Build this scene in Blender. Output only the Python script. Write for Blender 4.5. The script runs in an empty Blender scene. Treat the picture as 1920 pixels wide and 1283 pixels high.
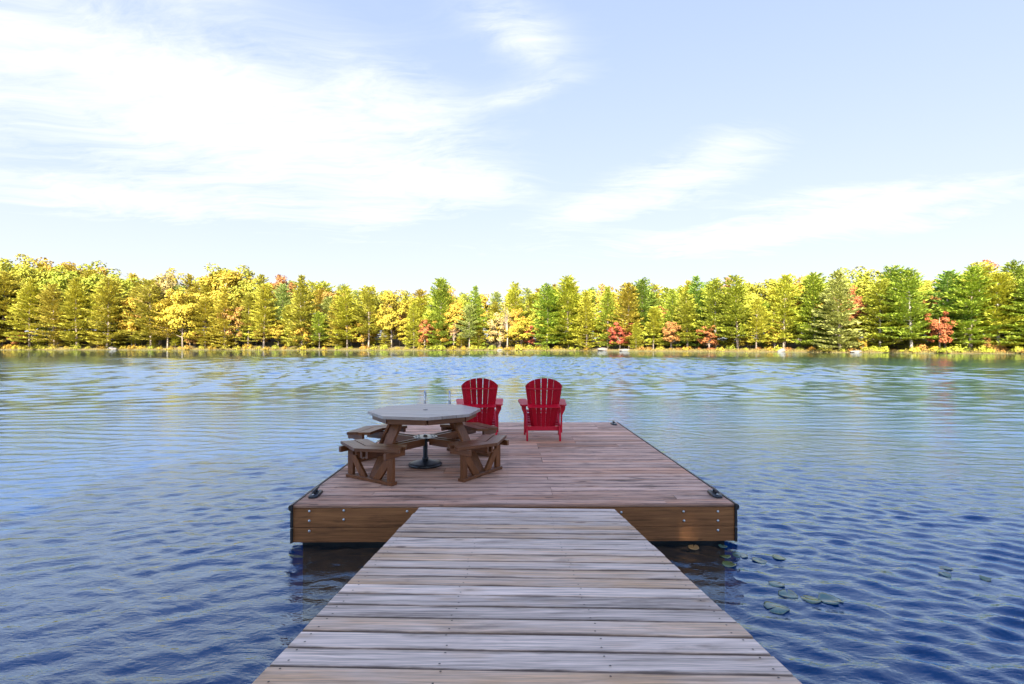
import bpy, math, random
import numpy as np
R = math.radians
random.seed(7)
rng = np.random.default_rng(7)
scene = bpy.context.scene
COL = scene.collection

# ------------------------------------------------------------------ camera
CAMZ = 1.902
cam_d = bpy.data.cameras.new('camera')
cam_d.lens = 17.9
cam_d.sensor_width = 36.0
cam_d.clip_start = 0.05
cam_d.clip_end = 6000
cam = bpy.data.objects.new('camera', cam_d)
COL.objects.link(cam)
cam.location = (0, 0, CAMZ)
cam.rotation_euler = (R(90.45), 0, R(-0.54))
scene.camera = cam

# ------------------------------------------------------------------ light
SUN_EL, SUN_AZ = 36.0, 196.0          # azimuth clockwise from +Y: behind the camera, a little left
EXPOSURE = 2.35
SKY_STRENGTH = 0.095
SUN_STRENGTH = 5.0
scene.view_settings.view_transform = 'Standard'
scene.view_settings.look = 'None'
scene.view_settings.exposure = EXPOSURE
scene.view_settings.gamma = 1.0
scene.view_settings.use_curve_mapping = False
try:
    scene.cycles.max_bounces = 8
    scene.cycles.transparent_max_bounces = 8
    scene.cycles.caustics_reflective = False
    scene.cycles.caustics_refractive = False
    scene.cycles.sample_clamp_indirect = 6.0
except Exception:
    pass

sun_d = bpy.data.lights.new('sun', 'SUN')
sun_d.energy = SUN_STRENGTH
sun_d.angle = R(0.5)
sun_d.color = (1.0, 0.93, 0.80)
sun = bpy.data.objects.new('sun', sun_d)
COL.objects.link(sun)
_el, _az = R(SUN_EL), R(SUN_AZ)
SUN_DIR = (math.sin(_az) * math.cos(_el), math.cos(_az) * math.cos(_el), math.sin(_el))  # towards the sun
sun.rotation_euler = (math.pi / 2 - _el, 0, math.pi - _az)
sun.location = (-20, -60, 60)


class NT:
    """small helper that writes node trees as expressions"""
    def __init__(s, tree):
        s.t = tree
        s.n = tree.nodes
        s.l = tree.links

    def node(s, typ, **kw):
        n = s.n.new(typ)
        for k, v in kw.items():
            setattr(n, k, v)
        return n

    def put(s, sock, v):
        if isinstance(v, bpy.types.NodeSocket):
            s.l.new(v, sock)
        elif v is not None:
            if isinstance(v, (tuple, list)) and sock.type == 'RGBA' and len(v) == 3:
                v = (*v, 1.0)
            sock.default_value = v

    def m(s, op, a, b=None, c=None, clamp=False):
        n = s.node('ShaderNodeMath', operation=op, use_clamp=clamp)
        s.put(n.inputs[0], a)
        if b is not None:
            s.put(n.inputs[1], b)
        if c is not None:
            s.put(n.inputs[2], c)
        return n.outputs[0]

    def vm(s, op, a, b=None):
        n = s.node('ShaderNodeVectorMath', operation=op)
        s.put(n.inputs[0], a)
        if b is not None:
            s.put(n.inputs[1], b)
        return n.outputs[0]

    def mix(s, f, a, b, blend='MIX'):
        n = s.node('ShaderNodeMix', data_type='RGBA', blend_type=blend)
        s.put(n.inputs['Factor'], f)
        s.put(n.inputs[6], a)
        s.put(n.inputs[7], b)
        return n.outputs[2]

    def noise(s, vec, scale, detail=3, rough=0.55, dist=0.0):
        n = s.node('ShaderNodeTexNoise')
        s.put(n.inputs['Vector'], vec)
        s.put(n.inputs['Scale'], scale)
        s.put(n.inputs['Detail'], detail)
        s.put(n.inputs['Roughness'], rough)
        s.put(n.inputs['Distortion'], dist)
        return n.outputs['Fac']

    def ramp(s, v, a, b, lo=0.0, hi=1.0, smooth=True):
        n = s.node('ShaderNodeMapRange')
        n.interpolation_type = 'SMOOTHSTEP' if smooth else 'LINEAR'
        for i, q in enumerate((v, a, b, lo, hi)):
            s.put(n.inputs[i], q)
        return n.outputs[0]

    def xyz(s, v):
        n = s.node('ShaderNodeSeparateXYZ')
        s.put(n.inputs[0], v)
        return n.outputs

    def comb(s, x, y, z):
        n = s.node('ShaderNodeCombineXYZ')
        for i, q in enumerate((x, y, z)):
            s.put(n.inputs[i], q)
        return n.outputs[0]

    def hsv(s, col, h=0.5, sat=1.0, v=1.0):
        n = s.node('ShaderNodeHueSaturation')
        s.put(n.inputs['Hue'], h)
        s.put(n.inputs['Saturation'], sat)
        s.put(n.inputs['Value'], v)
        s.put(n.inputs['Color'], col)
        return n.outputs[0]


# ------------------------------------------------------------------ sky with thin cirrus
world = bpy.data.worlds.new('World')
scene.world = world
world.use_nodes = True
world.node_tree.nodes.clear()
w = NT(world.node_tree)
sky = w.node('ShaderNodeTexSky', sky_type='NISHITA')
sky.sun_disc = False
sky.sun_elevation = R(SUN_EL)
sky.sun_rotation = R(SUN_AZ)
sky.altitude = 250
sky.air_density = 1.0
sky.dust_density = 1.2
sky.ozone_density = 2.5
tc = w.node('ShaderNodeTexCoord')
d = w.vm('NORMALIZE', tc.outputs['Generated'])
dx, dy, dz = w.xyz(d)
az = w.m('MULTIPLY', w.m('ARCTAN2', dx, dy), 57.2958)
el = w.m('MULTIPLY', w.m('ARCSINE', dz), 57.2958)
# cloud layer coordinates: direction projected on a high flat layer
zz = w.m('MAXIMUM', dz, 0.03)
px_ = w.m('DIVIDE', dx, w.m('ADD', zz, 0.12))
py_ = w.m('DIVIDE', dy, w.m('ADD', zz, 0.12))
lay = w.comb(px_, py_, 0.0)
warp = w.noise(lay, 0.9, 3, 0.5)
lay2 = w.vm('ADD', lay, w.comb(w.m('MULTIPLY', w.m('SUBTRACT', warp, 0.5), 1.4), w.m('MULTIPLY', w.m('SUBTRACT', warp, 0.5), 0.7), 0.0))
broad = w.noise(lay2, 1.1, 6, 0.6)
stre_map = w.node('ShaderNodeMapping')
w.put(stre_map.inputs['Vector'], lay2)
stre_map.inputs['Rotation'].default_value = (0, 0, R(-14))
stre_map.inputs['Scale'].default_value = (1.0, 3.2, 1.0)
streak = w.noise(stre_map.outputs[0], 1.7, 8, 0.66, 0.7)
fine = w.noise(stre_map.outputs[0], 7.0, 6, 0.7, 0.5)


def blob(a, b, sx, sy, wt, tilt=0.0):
    da = w.m('SUBTRACT', az, a)
    de = w.m('SUBTRACT', w.m('SUBTRACT', el, b), w.m('MULTIPLY', da, tilt))
    q = w.m('ADD', w.m('POWER', w.m('ABSOLUTE', w.m('DIVIDE', da, sx)), 2.0), w.m('POWER', w.m('ABSOLUTE', w.m('DIVIDE', de, sy)), 2.0))
    return w.m('MULTIPLY', w.m('EXPONENT', w.m('MULTIPLY', q, -1.0)), wt)


blobs = [
    (-32, 19, 26, 9, .30, 0.0), (26, 9, 28, 4, .14, 0.0), (-24, 22, 15, 5.0, .62, 0.0), (-40, 23, 14, 5.0, .55, 0.0), (-9, 18, 9, 3.2, .6, 0.0), (-38, 13.0, 13, 1.8, .62, 0.05),
    (-13, 26, 7, 3.0, .5, -.25), (-36, 31, 9, 1.8, .40, 0), (1, 32, 6, 2.6, .6, -.35), (2, 26.5, 5.5, .9, .45, .22), (-3, 17.5, 5, 1.4, .45, 0.0),
    (-15, 14, 6, 1.4, .4, .1), (19, 18.0, 9.0, 2.2, .62, .16), (12, 15, 10, 1.6, .55, .12), (24, 20.3, 3.5, 1.4, .35, -.2), (34, 13.8, 8, 1.1, .6, -.05), (36, 12, 9, .9, .6, .12),
    (22, 11.0, 18, 2.0, .55, .05), (43, 11.3, 7, .8, .4, .2), (-10, 11, 12, 1.2, .2, 0)]
tot = None
for b_ in blobs:
    v = blob(*b_)
    tot = v if tot is None else w.m('ADD', tot, v)
# elsewhere in the sky the same cirrus goes on in loose patches
behind = w.m('MULTIPLY', w.ramp(w.m('ABSOLUTE', az), 52, 75), w.ramp(broad, .42, .7, 0, .75))
tot = w.m('ADD', w.m('MINIMUM', tot, 1.15), behind)
tex = w.m('ADD', w.m('ADD', w.m('MULTIPLY', w.m('SUBTRACT', streak, .5), 1.65), w.m('MULTIPLY', w.m('SUBTRACT', broad, .5), 1.0)), w.m('MULTIPLY', w.m('SUBTRACT', fine, .5), .85))
dens = w.m('ADD', tot, w.m('MULTIPLY', tex, w.m('ADD', w.m('MULTIPLY', w.ramp(tot, 0.0, .5), .85), .15)))
mask = w.m('MULTIPLY', w.ramp(dens, .0, 1.2, smooth=False), .95)
haze_low = w.m('MULTIPLY', w.m('EXPONENT', w.m('MULTIPLY', w.m('MAXIMUM', el, 0.0), -0.12)), .86)
mask = w.m('MAXIMUM', mask, haze_low)
# thin veil of high haze: it evens out the clear sky low down and away from the sun
sr, sg_, sb = w.node('ShaderNodeSeparateColor'), None, None
w.l.new(sky.outputs[0], sr.inputs[0])


def veil(c, a, b):
    return w.m('DIVIDE', w.m('MULTIPLY', c, a), w.m('ADD', 1.0, w.m('DIVIDE', c, b)))


cc = w.node('ShaderNodeCombineColor')
for k_, (a_, b_) in enumerate(((2.80, .709), (2.5, .902), (17.0, .145))):
    w.put(cc.inputs[k_], veil(sr.outputs[k_], a_, b_))
zenith = w.mix(1.0, sky.outputs[0], (0.40, 1.00, 1.52), 'MULTIPLY')
raw = w.mix(1.0, sky.outputs[0], (0.95, 0.98, 1.05), 'MULTIPLY')
sunward = w.node('ShaderNodeVectorMath', operation='DOT_PRODUCT')
w.put(sunward.inputs[0], d)
sunward.inputs[1].default_value = SUN_DIR
sky_col = w.mix(w.ramp(el, 36, 74), cc.outputs[0], zenith)
sky_col = w.mix(w.ramp(sunward.outputs['Value'], .0, .6), sky_col, raw)
CLOUD = (2.50, 2.53, 2.58)
skyc = w.mix(mask, sky_col, CLOUD)
bg = w.node('ShaderNodeBackground')
w.put(bg.inputs['Color'], skyc)
bg.inputs['Strength'].default_value = SKY_STRENGTH
out = w.node('ShaderNodeOutputWorld')
w.l.new(bg.outputs[0], out.inputs[0])


# ------------------------------------------------------------------ object helpers
def link(o, parent=None):
    COL.objects.link(o)
    if parent is not None:
        o.parent = parent
    return o


def tag(o, label=None, cat=None, group=None, kind=None):
    if label: o['label'] = label
    if cat: o['category'] = cat
    if group: o['group'] = group
    if kind: o['kind'] = kind
    return o


def thing(name, label, cat, loc=(0, 0, 0), rz=0.0, group=None):
    o = bpy.data.objects.new(name, None)
    o.empty_display_size = 0.2
    link(o)
    o.location = loc
    o.rotation_euler = (0, 0, rz)
    return tag(o, label, cat, group)


class MB:
    """collects faces and builds one mesh"""
    def __init__(s):
        s.v, s.f = [], []

    def add(s, verts, faces):
        n = len(s.v)
        s.v += [tuple(p) for p in verts]
        s.f += [tuple(i + n for i in f) for f in faces]
        return s

    def prism(s, ring_a, ring_b):
        n = len(ring_a)
        f = [tuple(range(n - 1, -1, -1)), tuple(range(n, 2 * n))]
        for i in range(n):
            j = (i + 1) % n
            f.append((i, j, n + j, n + i))
        return s.add(list(ring_a) + list(ring_b), f)

    def box(s, x0, x1, y0, y1, z0, z1):
        return s.prism([(x0, y0, z0), (x1, y0, z0), (x1, y1, z0), (x0, y1, z0)], [(x0, y0, z1), (x1, y0, z1), (x1, y1, z1), (x0, y1, z1)])

    def plank(s, L, W, T, c=0.003, shear=0.0):
        """board along x, chamfered along its long edges, centred at the origin in x and y, top at z = 0"""
        ring = [(-W / 2 + c, -T), (W / 2 - c, -T), (W / 2, -T + c), (W / 2, -c), (W / 2 - c, 0), (-W / 2 + c, 0), (-W / 2, -c), (-W / 2, -T + c)]
        a = [(-L / 2, y + shear * L / 2, z) for y, z in ring]
        b = [(L / 2, y - shear * L / 2, z) for y, z in ring]
        return s.prism(b, a) if False else s.prism(a[::-1], b[::-1])

    def beam(s, p, q, wd, th, side=None, c=0.0025, cut=None):
        """board from p to q; wd along 'side', th across"""
        p, q = np.array(p, float), np.array(q, float)
        a = q - p
        a = a / np.linalg.norm(a)
        sd = np.array(side if side is not None else (0, 0, 1.0), float)
        sd = sd - a * np.dot(sd, a)
        sd /= np.linalg.norm(sd)
        t = np.cross(a, sd)
        h, k = wd / 2, th / 2
        pr = [(-h + c, -k), (h - c, -k), (h, -k + c), (h, k - c), (h - c, k), (-h + c, k), (-h, k - c), (-h, -k + c)]
        ra, rb = [], []
        for u, v in pr:
            ea = eb = 0.0
            if cut == 'z':      # ends cut level
                if abs(a[2]) > 1e-6:
                    off = (sd * u + t * v)[2] / a[2]
                    ea = eb = -off
            ra.append(p + sd * u + t * v + a * ea)
            rb.append(q + sd * u + t * v + a * eb)
        return s.prism(ra, rb)

    def tube(s, pts, r, n=10, cap=True):
        pts = [np.array(p, float) for p in pts]
        rs = r if isinstance(r, (list, tuple)) else [r] * len(pts)
        up = None
        rings = []
        for i, p in enumerate(pts):
            a = pts[min(i + 1, len(pts) - 1)] - pts[max(i - 1, 0)]
            a /= np.linalg.norm(a)
            if up is None:
                up = np.cross(a, (0, 0, 1.0)) if abs(a[2]) < .9 else np.cross(a, (1.0, 0, 0))
            up = up - a * np.dot(up, a)
            up /= np.linalg.norm(up)
            v = np.cross(a, up)
            rings.append([p + rs[i] * (math.cos(2 * math.pi * k / n) * up + math.sin(2 * math.pi * k / n) * v) for k in range(n)])
        vs = [q for rg in rings for q in rg]
        f = []
        for i in range(len(pts) - 1):
            for k in range(n):
                k2 = (k + 1) % n
                f.append((i * n + k, i * n + k2, (i + 1) * n + k2, (i + 1) * n + k))
        if cap:
            f.append(tuple(range(n - 1, -1, -1)))
            f.append(tuple((len(pts) - 1) * n + k for k in range(n)))
        return s.add(vs, f)

    def lathe(s, prof, n=32):
        vs, f = [], []
        for r, z in prof:
            for k in range(n):
                a = 2 * math.pi * k / n
                vs.append((r * math.cos(a), r * math.sin(a), z))
        for i in range(len(prof) - 1):
            for k in range(n):
                k2 = (k + 1) % n
                f.append((i * n + k, i * n + k2, (i + 1) * n + k2, (i + 1) * n + k))
        f.append(tuple(range(n - 1, -1, -1)))
        f.append(tuple((len(prof) - 1) * n + k for k in range(n)))
        return s.add(vs, f)

    def mesh(s, name, mat, smooth=False):
        me = bpy.data.meshes.new(name)
        me.from_pydata([tuple(map(float, p)) for p in s.v], [], s.f)
        if mat is not None:
            me.materials.append(mat)
        if smooth:
            me.polygons.foreach_set('use_smooth', [True] * len(me.polygons))
        me.update()
        return me

    def obj(s, name, mat, parent=None, smooth=False):
        return link(bpy.data.objects.new(name, s.mesh(name, mat, smooth)), parent)


def inst(name, me, parent, loc=(0, 0, 0), rot=(0, 0, 0), sc=(1, 1, 1)):
    o = bpy.data.objects.new(name, me)
    link(o, parent)
    o.location, o.rotation_euler, o.scale = loc, rot, sc
    return o


# ------------------------------------------------------------------ materials
def material(name):
    m = bpy.data.materials.new(name)
    m.use_nodes = True
    m.node_tree.nodes.clear()
    t = NT(m.node_tree)
    o = t.node('ShaderNodeOutputMaterial')
    p = t.node('ShaderNodeBsdfPrincipled')
    t.l.new(p.outputs[0], o.inputs[0])
    return m, t, p, o


def wood(name, grey, tan, dark, stain=.5, rough=.6, grain=1.0, bump=.35, knots=True, var=1.0, axis='x', spec=.4, edge=0.0, shear=0.0, half=.0695):
    m, t, p, o = material(name)
    oi = t.node('ShaderNodeObjectInfo')
    rnd = oi.outputs['Random']
    co = t.node('ShaderNodeTexCoord').outputs['Object']
    r2 = t.m('FRACT', t.m('MULTIPLY', rnd, 37.31))
    r3 = t.m('FRACT', t.m('MULTIPLY', rnd, 91.7))
    if axis == 'z':
        x, y, z = t.xyz(co)
        co = t.comb(z, x, y)
    if axis == 'y':
        x, y, z = t.xyz(co)
        co = t.comb(y, x, z)
    off = t.comb(t.m('MULTIPLY', rnd, 61.0), t.m('MULTIPLY', r2, 43.0), t.m('MULTIPLY', r3, 29.0))
    c = t.vm('ADD', co, off)
    # soft bend of the grain around knots
    wob = t.noise(t.vm('MULTIPLY', c, (2.2, 7.0, 7.0)), 1.0, 2, .5)
    x, y, z = t.xyz(c)
    yb = t.m('ADD', y, t.m('MULTIPLY', wob, .035))
    g1 = t.noise(t.comb(t.m('MULTIPLY', x, 1.6), t.m('MULTIPLY', yb, 46.0), t.m('MULTIPLY', z, 46.0)), 1.0, 5, .62, .3)
    g2 = t.noise(t.comb(t.m('MULTIPLY', x, 5.0), t.m('MULTIPLY', yb, 190.0), t.m('MULTIPLY', z, 190.0)), 1.0, 3, .6)
    patch = t.noise(t.vm('MULTIPLY', c, (1.5, 5.5, 5.0)), 1.0, 4, .6, .4)
    patch2 = t.noise(t.vm('MULTIPLY', c, (1.9, 8.0, 6.0)), 1.0, 5, .62, .3)
    f_tan = t.m('ADD', t.m('MULTIPLY', t.m('SUBTRACT', patch, .5), 2.2), t.m('ADD', t.m('MULTIPLY', t.m('SUBTRACT', t.m('POWER', rnd, 1.6), .30), 1.1 * var), .12))
    f_tan = t.m('ADD', f_tan, t.m('MULTIPLY', t.m('SUBTRACT', g1, .5), .8), clamp=True)
    col = t.mix(f_tan, grey, tan)
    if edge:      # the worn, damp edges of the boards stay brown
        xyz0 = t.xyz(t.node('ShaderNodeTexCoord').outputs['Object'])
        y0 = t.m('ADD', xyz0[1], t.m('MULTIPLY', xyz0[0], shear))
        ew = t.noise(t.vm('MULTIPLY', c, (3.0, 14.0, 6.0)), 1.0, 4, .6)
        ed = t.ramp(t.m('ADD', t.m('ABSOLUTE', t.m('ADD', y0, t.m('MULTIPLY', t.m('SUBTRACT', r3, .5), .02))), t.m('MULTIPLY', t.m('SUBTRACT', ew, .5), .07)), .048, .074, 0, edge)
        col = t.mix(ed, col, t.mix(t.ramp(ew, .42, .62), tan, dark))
        gap_shade = t.ramp(t.m('ADD', t.m('ABSOLUTE', y0), t.m('MULTIPLY', t.m('SUBTRACT', ew, .5), .012)), half - .007, half - .0015, 0, .65)  # narrow dark rim painted on the edges, so the gaps read as shaded
    f_dk = t.ramp(patch2, .52, .74, 0, stain)
    col = t.mix(f_dk, col, dark)
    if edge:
        col = t.mix(gap_shade, col, tuple(.55 * q for q in dark))
    gg = t.m('ADD', t.m('MULTIPLY', t.m('SUBTRACT', g1, .5), 1.5 * grain), t.m('MULTIPLY', t.m('SUBTRACT', g2, .5), .9 * grain))
    val = t.m('ADD', t.m('ADD', 1.0, gg), t.m('MULTIPLY', t.m('SUBTRACT', r2, .5), .42 * var))
    col = t.hsv(col, .5, 1.0, t.m('MAXIMUM', val, .25))
    if knots:
        vo = t.node('ShaderNodeTexVoronoi', feature='F1')
        t.put(vo.inputs['Vector'], t.vm('MULTIPLY', c, (3.0, 8.5, 1.0)))
        vo.inputs['Scale'].default_value = 1.0
        vo.inputs['Randomness'].default_value = 1.0
        kr = t.xyz(vo.outputs['Color'])
        has = t.ramp(kr[0], .42, .46)
        size = t.m('ADD', .05, t.m('MULTIPLY', kr[1], .15))
        dist = t.m('ADD', vo.outputs['Distance'], t.m('MULTIPLY', t.m('SUBTRACT', g1, .5), .1))
        core = t.m('MULTIPLY', t.ramp(dist, t.m('MULTIPLY', size, .5), size, 1, 0), has)
        halo = t.m('MULTIPLY', t.ramp(dist, size, t.m('MULTIPLY', size, 2.6), 1, 0), has)
        col = t.mix(t.m('MULTIPLY', halo, .4), col, tan)
        col = t.mix(t.m('MULTIPLY', core, .75), col, dark)
    t.put(p.inputs['Base Color'], col)
    t.put(p.inputs['Roughness'], t.m('ADD', rough, t.m('MULTIPLY', t.m('SUBTRACT', g1, .5), .35), clamp=True))
    p.inputs['Specular IOR Level'].default_value = spec
    b = t.node('ShaderNodeBump')
    b.inputs['Strength'].default_value = bump
    b.inputs['Distance'].default_value = .004
    t.put(b.inputs['Height'], t.m('ADD', g1, t.m('MULTIPLY', g2, .5)))
    t.l.new(b.outputs[0], p.inputs['Normal'])
    return m


def simple(name, col, rough=.5, metal=0.0, var=.15, scale=6.0, bump=.0, spec=.5):
    m, t, p, o = material(name)
    co = t.node('ShaderNodeTexCoord').outputs['Object']
    n = t.noise(co, scale, 5, .6)
    c = t.hsv(col, .5, 1.0, t.m('ADD', 1.0 - var, t.m('MULTIPLY', n, 2 * var)))
    t.put(p.inputs['Base Color'], c)
    t.put(p.inputs['Roughness'], t.m('ADD', rough - .08, t.m('MULTIPLY', n, .16)))
    p.inputs['Metallic'].default_value = metal
    p.inputs['Specular IOR Level'].default_value = spec
    if bump:
        b = t.node('ShaderNodeBump')
        b.inputs['Strength'].default_value = bump
        b.inputs['Distance'].default_value = .003
        t.put(b.inputs['Height'], t.noise(co, scale * 8, 4, .6))
        t.l.new(b.outputs[0], p.inputs['Normal'])
    return m


M = {}
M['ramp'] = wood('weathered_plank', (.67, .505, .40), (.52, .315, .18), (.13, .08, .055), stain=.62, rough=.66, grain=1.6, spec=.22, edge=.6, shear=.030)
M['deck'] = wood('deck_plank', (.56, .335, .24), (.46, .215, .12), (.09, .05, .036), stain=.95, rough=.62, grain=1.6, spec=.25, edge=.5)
M['fascia'] = wood('fascia_cedar', (.27, .115, .045), (.32, .14, .052), (.06, .028, .016), stain=.6, rough=.6, grain=1.1, var=.3, spec=.2)
M['nosing'] = wood('nosing_wood', (.36, .20, .14), (.42, .22, .13), (.12, .07, .05), stain=.4, rough=.6)
M['table'] = wood('stained_table_wood', (.13, .046, .016), (.175, .064, .021), (.045, .02, .011), stain=.35, rough=.36, grain=.9, bump=.15, knots=False, var=.5, spec=.4)
M['tabletop'] = wood('tabletop_wood', (.30, .255, .235), (.26, .19, .155), (.07, .04, .025), stain=.25, rough=.36, grain=.7, bump=.1, knots=False, var=.5, spec=1.0)
M['table_y'] = M['table']
M['table_z'] = wood('stained_post_wood', (.14, .05, .017), (.19, .07, .023), (.045, .02, .011), stain=.35, rough=.45, grain=.9, bump=.15, knots=False, var=.5, axis='z', spec=.25)
M['dark_wood'] = simple('dark_wet_wood', (.045, .028, .02), .7, var=.3)
M['black'] = simple('black_rubber', (.012, .012, .014), .45)
M['black_iron'] = simple('black_iron', (.014, .017, .022), .38, var=.2)
M['galv'] = simple('galvanised_steel', (.55, .57, .58), .38, 1.0, var=.2, scale=30)
M['chrome'] = simple('polished_steel', (.36, .37, .39), .22, 1.0, var=.1)
M['foam'] = simple('black_float_drum', (.01, .01, .011), .6)


def red_paint():
    m, t, p, o = material('red_paint')
    oi = t.node('ShaderNodeObjectInfo')
    co = t.node('ShaderNodeTexCoord').outputs['Object']
    n = t.noise(co, 5.0, 5, .6)
    fad = t.noise(t.vm('MULTIPLY', co, (30, 30, 3)), 1.0, 3, .6)
    c = t.mix(t.ramp(n, .4, .75, 0, .5), (.46, .004, .021), (.36, .003, .016))
    c = t.hsv(c, .5, 1.0, t.m('ADD', .85, t.m('MULTIPLY', oi.outputs['Random'], .3)))
    c = t.hsv(c, .5, 1.0, t.m('ADD', .88, t.m('MULTIPLY', fad, .24)))
    t.put(p.inputs['Base Color'], c)
    t.put(p.inputs['Roughness'], t.m('ADD', .40, t.m('MULTIPLY', n, .2)))
    p.inputs['Specular IOR Level'].default_value = .25
    return m


M['red'] = red_paint()


def foliage(name, a, b, trans=.20, hue=.02, bv=.5):
    m, t, p, o = material(name)
    oi = t.node('ShaderNodeObjectInfo')
    geo = t.node('ShaderNodeNewGeometry')
    isl = geo.outputs['Random Per Island']
    rnd = oi.outputs['Random']
    f = t.m('ADD', t.m('MULTIPLY', isl, .65), t.m('MULTIPLY', rnd, .35))
    c = t.mix(f, a, b)
    r2 = t.m('FRACT', t.m('MULTIPLY', rnd, 17.77))
    c = t.hsv(c, t.m('ADD', .5 - hue, t.m('MULTIPLY', r2, 2 * hue)), 1.0, t.m('ADD', 1 - bv / 2, t.m('MULTIPLY', t.m('FRACT', t.m('MULTIPLY', isl, 7.3)), bv)))
    t.put(p.inputs['Base Color'], c)
    p.inputs['Roughness'].default_value = .7
    p.inputs['Specular IOR Level'].default_value = .2
    tr = t.node('ShaderNodeBsdfTranslucent')
    t.put(tr.inputs['Color'], c)
    mx = t.node('ShaderNodeMixShader')
    mx.inputs[0].default_value = trans
    t.l.new(p.outputs[0], mx.inputs[1])
    t.l.new(tr.outputs[0], mx.inputs[2])
    t.l.new(mx.outputs[0], o.inputs[0])
    return m


F = {
    'pine_gold': foliage('pine_needles_gold', (.44, .345, .04), (.31, .285, .04)),
    'pine_olive': foliage('pine_needles_olive', (.36, .37, .035), (.49, .42, .05)),
    'pine_green': foliage('pine_needles_green', (.24, .32, .035), (.39, .40, .045)),
    'pine_dark': foliage('pine_needles_dark', (.16, .24, .04), (.29, .35, .045)),
    'pine_pale': foliage('pine_needles_pale', (.37, .39, .11), (.31, .36, .09)),
    'lime': foliage('leaves_yellow_green', (.34, .31, .03), (.24, .26, .03)),
    'yellow': foliage('leaves_yellow', (.40, .265, .03), (.34, .25, .03)),
    'orange': foliage('leaves_orange', (.44, .25, .03), (.44, .32, .04)),
    'red': foliage('leaves_red', (.31, .085, .035), (.37, .16, .045)),
    'pink': foliage('leaves_pinkish', (.34, .22, .09), (.40, .29, .11)),
    'rust': foliage('leaves_rust', (.31, .14, .04), (.36, .20, .05)),
}
M['bark'] = simple('grey_bark', (.26, .20, .15), .85, var=.35, scale=3)
M['bark_pale'] = simple('pale_bark', (.33, .29, .24), .8, var=.3, scale=3)

# ------------------------------------------------------------------ shoreline and terrain
H0 = 649.0      # image row of the horizon in the photograph, used to turn measured rows into real heights
FPX = 955.0


def X_at(px, Y):
    return (px - 951.0) / FPX * Y


SH_PX = np.array([-700, -300, 0, 400, 700, 960, 1200, 1400, 1600, 1800, 1920, 2150, 2500, 3200.])
SH_Y = np.array([185, 232, 250, 244, 228, 212, 188, 165, 144, 129, 122, 108, 88, 60.])


def shoreY(px):
    return float(np.interp(px, SH_PX, SH_Y)) + 1.6 * math.sin(px * .031) + 1.1 * math.sin(px * .083 + 1)


def ground_z(px, back):
    """height of the far bank 'back' metres behind the waterline"""
    rise = np.interp(px, [0, 300, 700, 1100, 1500, 1920], [.24, .22, .17, .12, .11, .13])
    if back <= 0:
        return .25 * back
    z = .55 * min(back / 1.6, 1.0) + rise * 52 * (1 - math.exp(-max(back - 4, 0) / 52))
    return z + .25 * math.sin(px * .05 + back * .3) * min(back / 6, 1)


tv, tf = [], []
pxs = np.linspace(-1400, 3600, 330)
backs = [-8, -3, -1, 0, .5, 1.2, 2, 3.5, 6, 10, 16, 24, 34, 46, 60, 80, 110, 150, 220, 400]
for px in pxs:
    Y0 = shoreY(px)
    for b in backs:
        Y = Y0 + b
        tv.append((X_at(px, Y), Y, ground_z(px, b) + random.uniform(-.06, .06) * (1 if b > .6 else .2)))
nb = len(backs)
for i in range(len(pxs) - 1):
    for j in range(nb - 1):
        a = i * nb + j
        tf.append((a, a + nb, a + nb + 1, a + 1))
m, t, p, o = material('bank_ground')
co = t.node('ShaderNodeTexCoord').outputs['Object']
n1 = t.noise(co, .35, 6, .65)
n2 = t.noise(co, 3.0, 5, .7)
c = t.mix(t.ramp(n1, .38, .62), (.10, .06, .02), (.08, .07, .02))
c = t.mix(t.ramp(n2, .5, .8, 0, .7), c, (.17, .11, .05))
t.put(p.inputs['Base Color'], c)
p.inputs['Roughness'].default_value = .95
M['bank'] = m
mb = MB()
mb.v, mb.f = tv, tf
hill = mb.obj('hillside', M['bank'], smooth=True)
tag(hill, kind='structure')

# near shore behind the camera, where the ramp comes ashore
mb = MB()
xs = np.linspace(-70, 70, 57)
ys = [-160, -100, -60, -40, -28, -18, -12, -8, -5.5, -4, -3.2, -2.4, -1.5]
for x in xs:
    e = .8 * math.sin(x * .21) + .03 * abs(x) * math.sin(x * .05)
    for y in ys:
        b = -y - 2.4
        z = -.35 + 1.35 * (1 - math.exp(-max(b + .9, 0) / 1.2)) + .10 * max(b, 0) ** .9 + random.uniform(-.05, .05)
        mb.v.append((x, y + e * .5 * (1 if abs(x) > 2 else 0), z))
n = len(ys)
for i in range(len(xs) - 1):
    for j in range(n - 1):
        a = i * n + j
        mb.f.append((a, a + n, a + n + 1, a + 1))
near = mb.obj('near_shore_ground', M['bank'], smooth=True)
tag(near, kind='structure')

# ------------------------------------------------------------------ water
wr = np.random.default_rng(21)


def comps(n, lam0, lam1, dir0, spread, slope, shp):
    lam = np.exp(wr.uniform(math.log(lam0), math.log(lam1), n))
    th = dir0 + wr.normal(0, spread, n)
    k = 2 * math.pi / lam
    amp = slope * math.sqrt(2.0 / n) / k
    return [(k[i] * math.cos(th[i]), k[i] * math.sin(th[i]), amp[i], wr.uniform(0, 6.28), lam[i], shp) for i in range(n)]


# direction is that of travel (crest normal); right-hand water is choppier than the left
WA = comps(30, .14, .38, R(90 + 26), .34, .12, .3)
WB = comps(34, .12, .27, R(90 - 24), .32, .25, .8)
WC = comps(30, .18, .60, R(90), .45, .20, .6)


WD = comps(64, .55, 1.6, R(90), .62, .29, .6)


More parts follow.
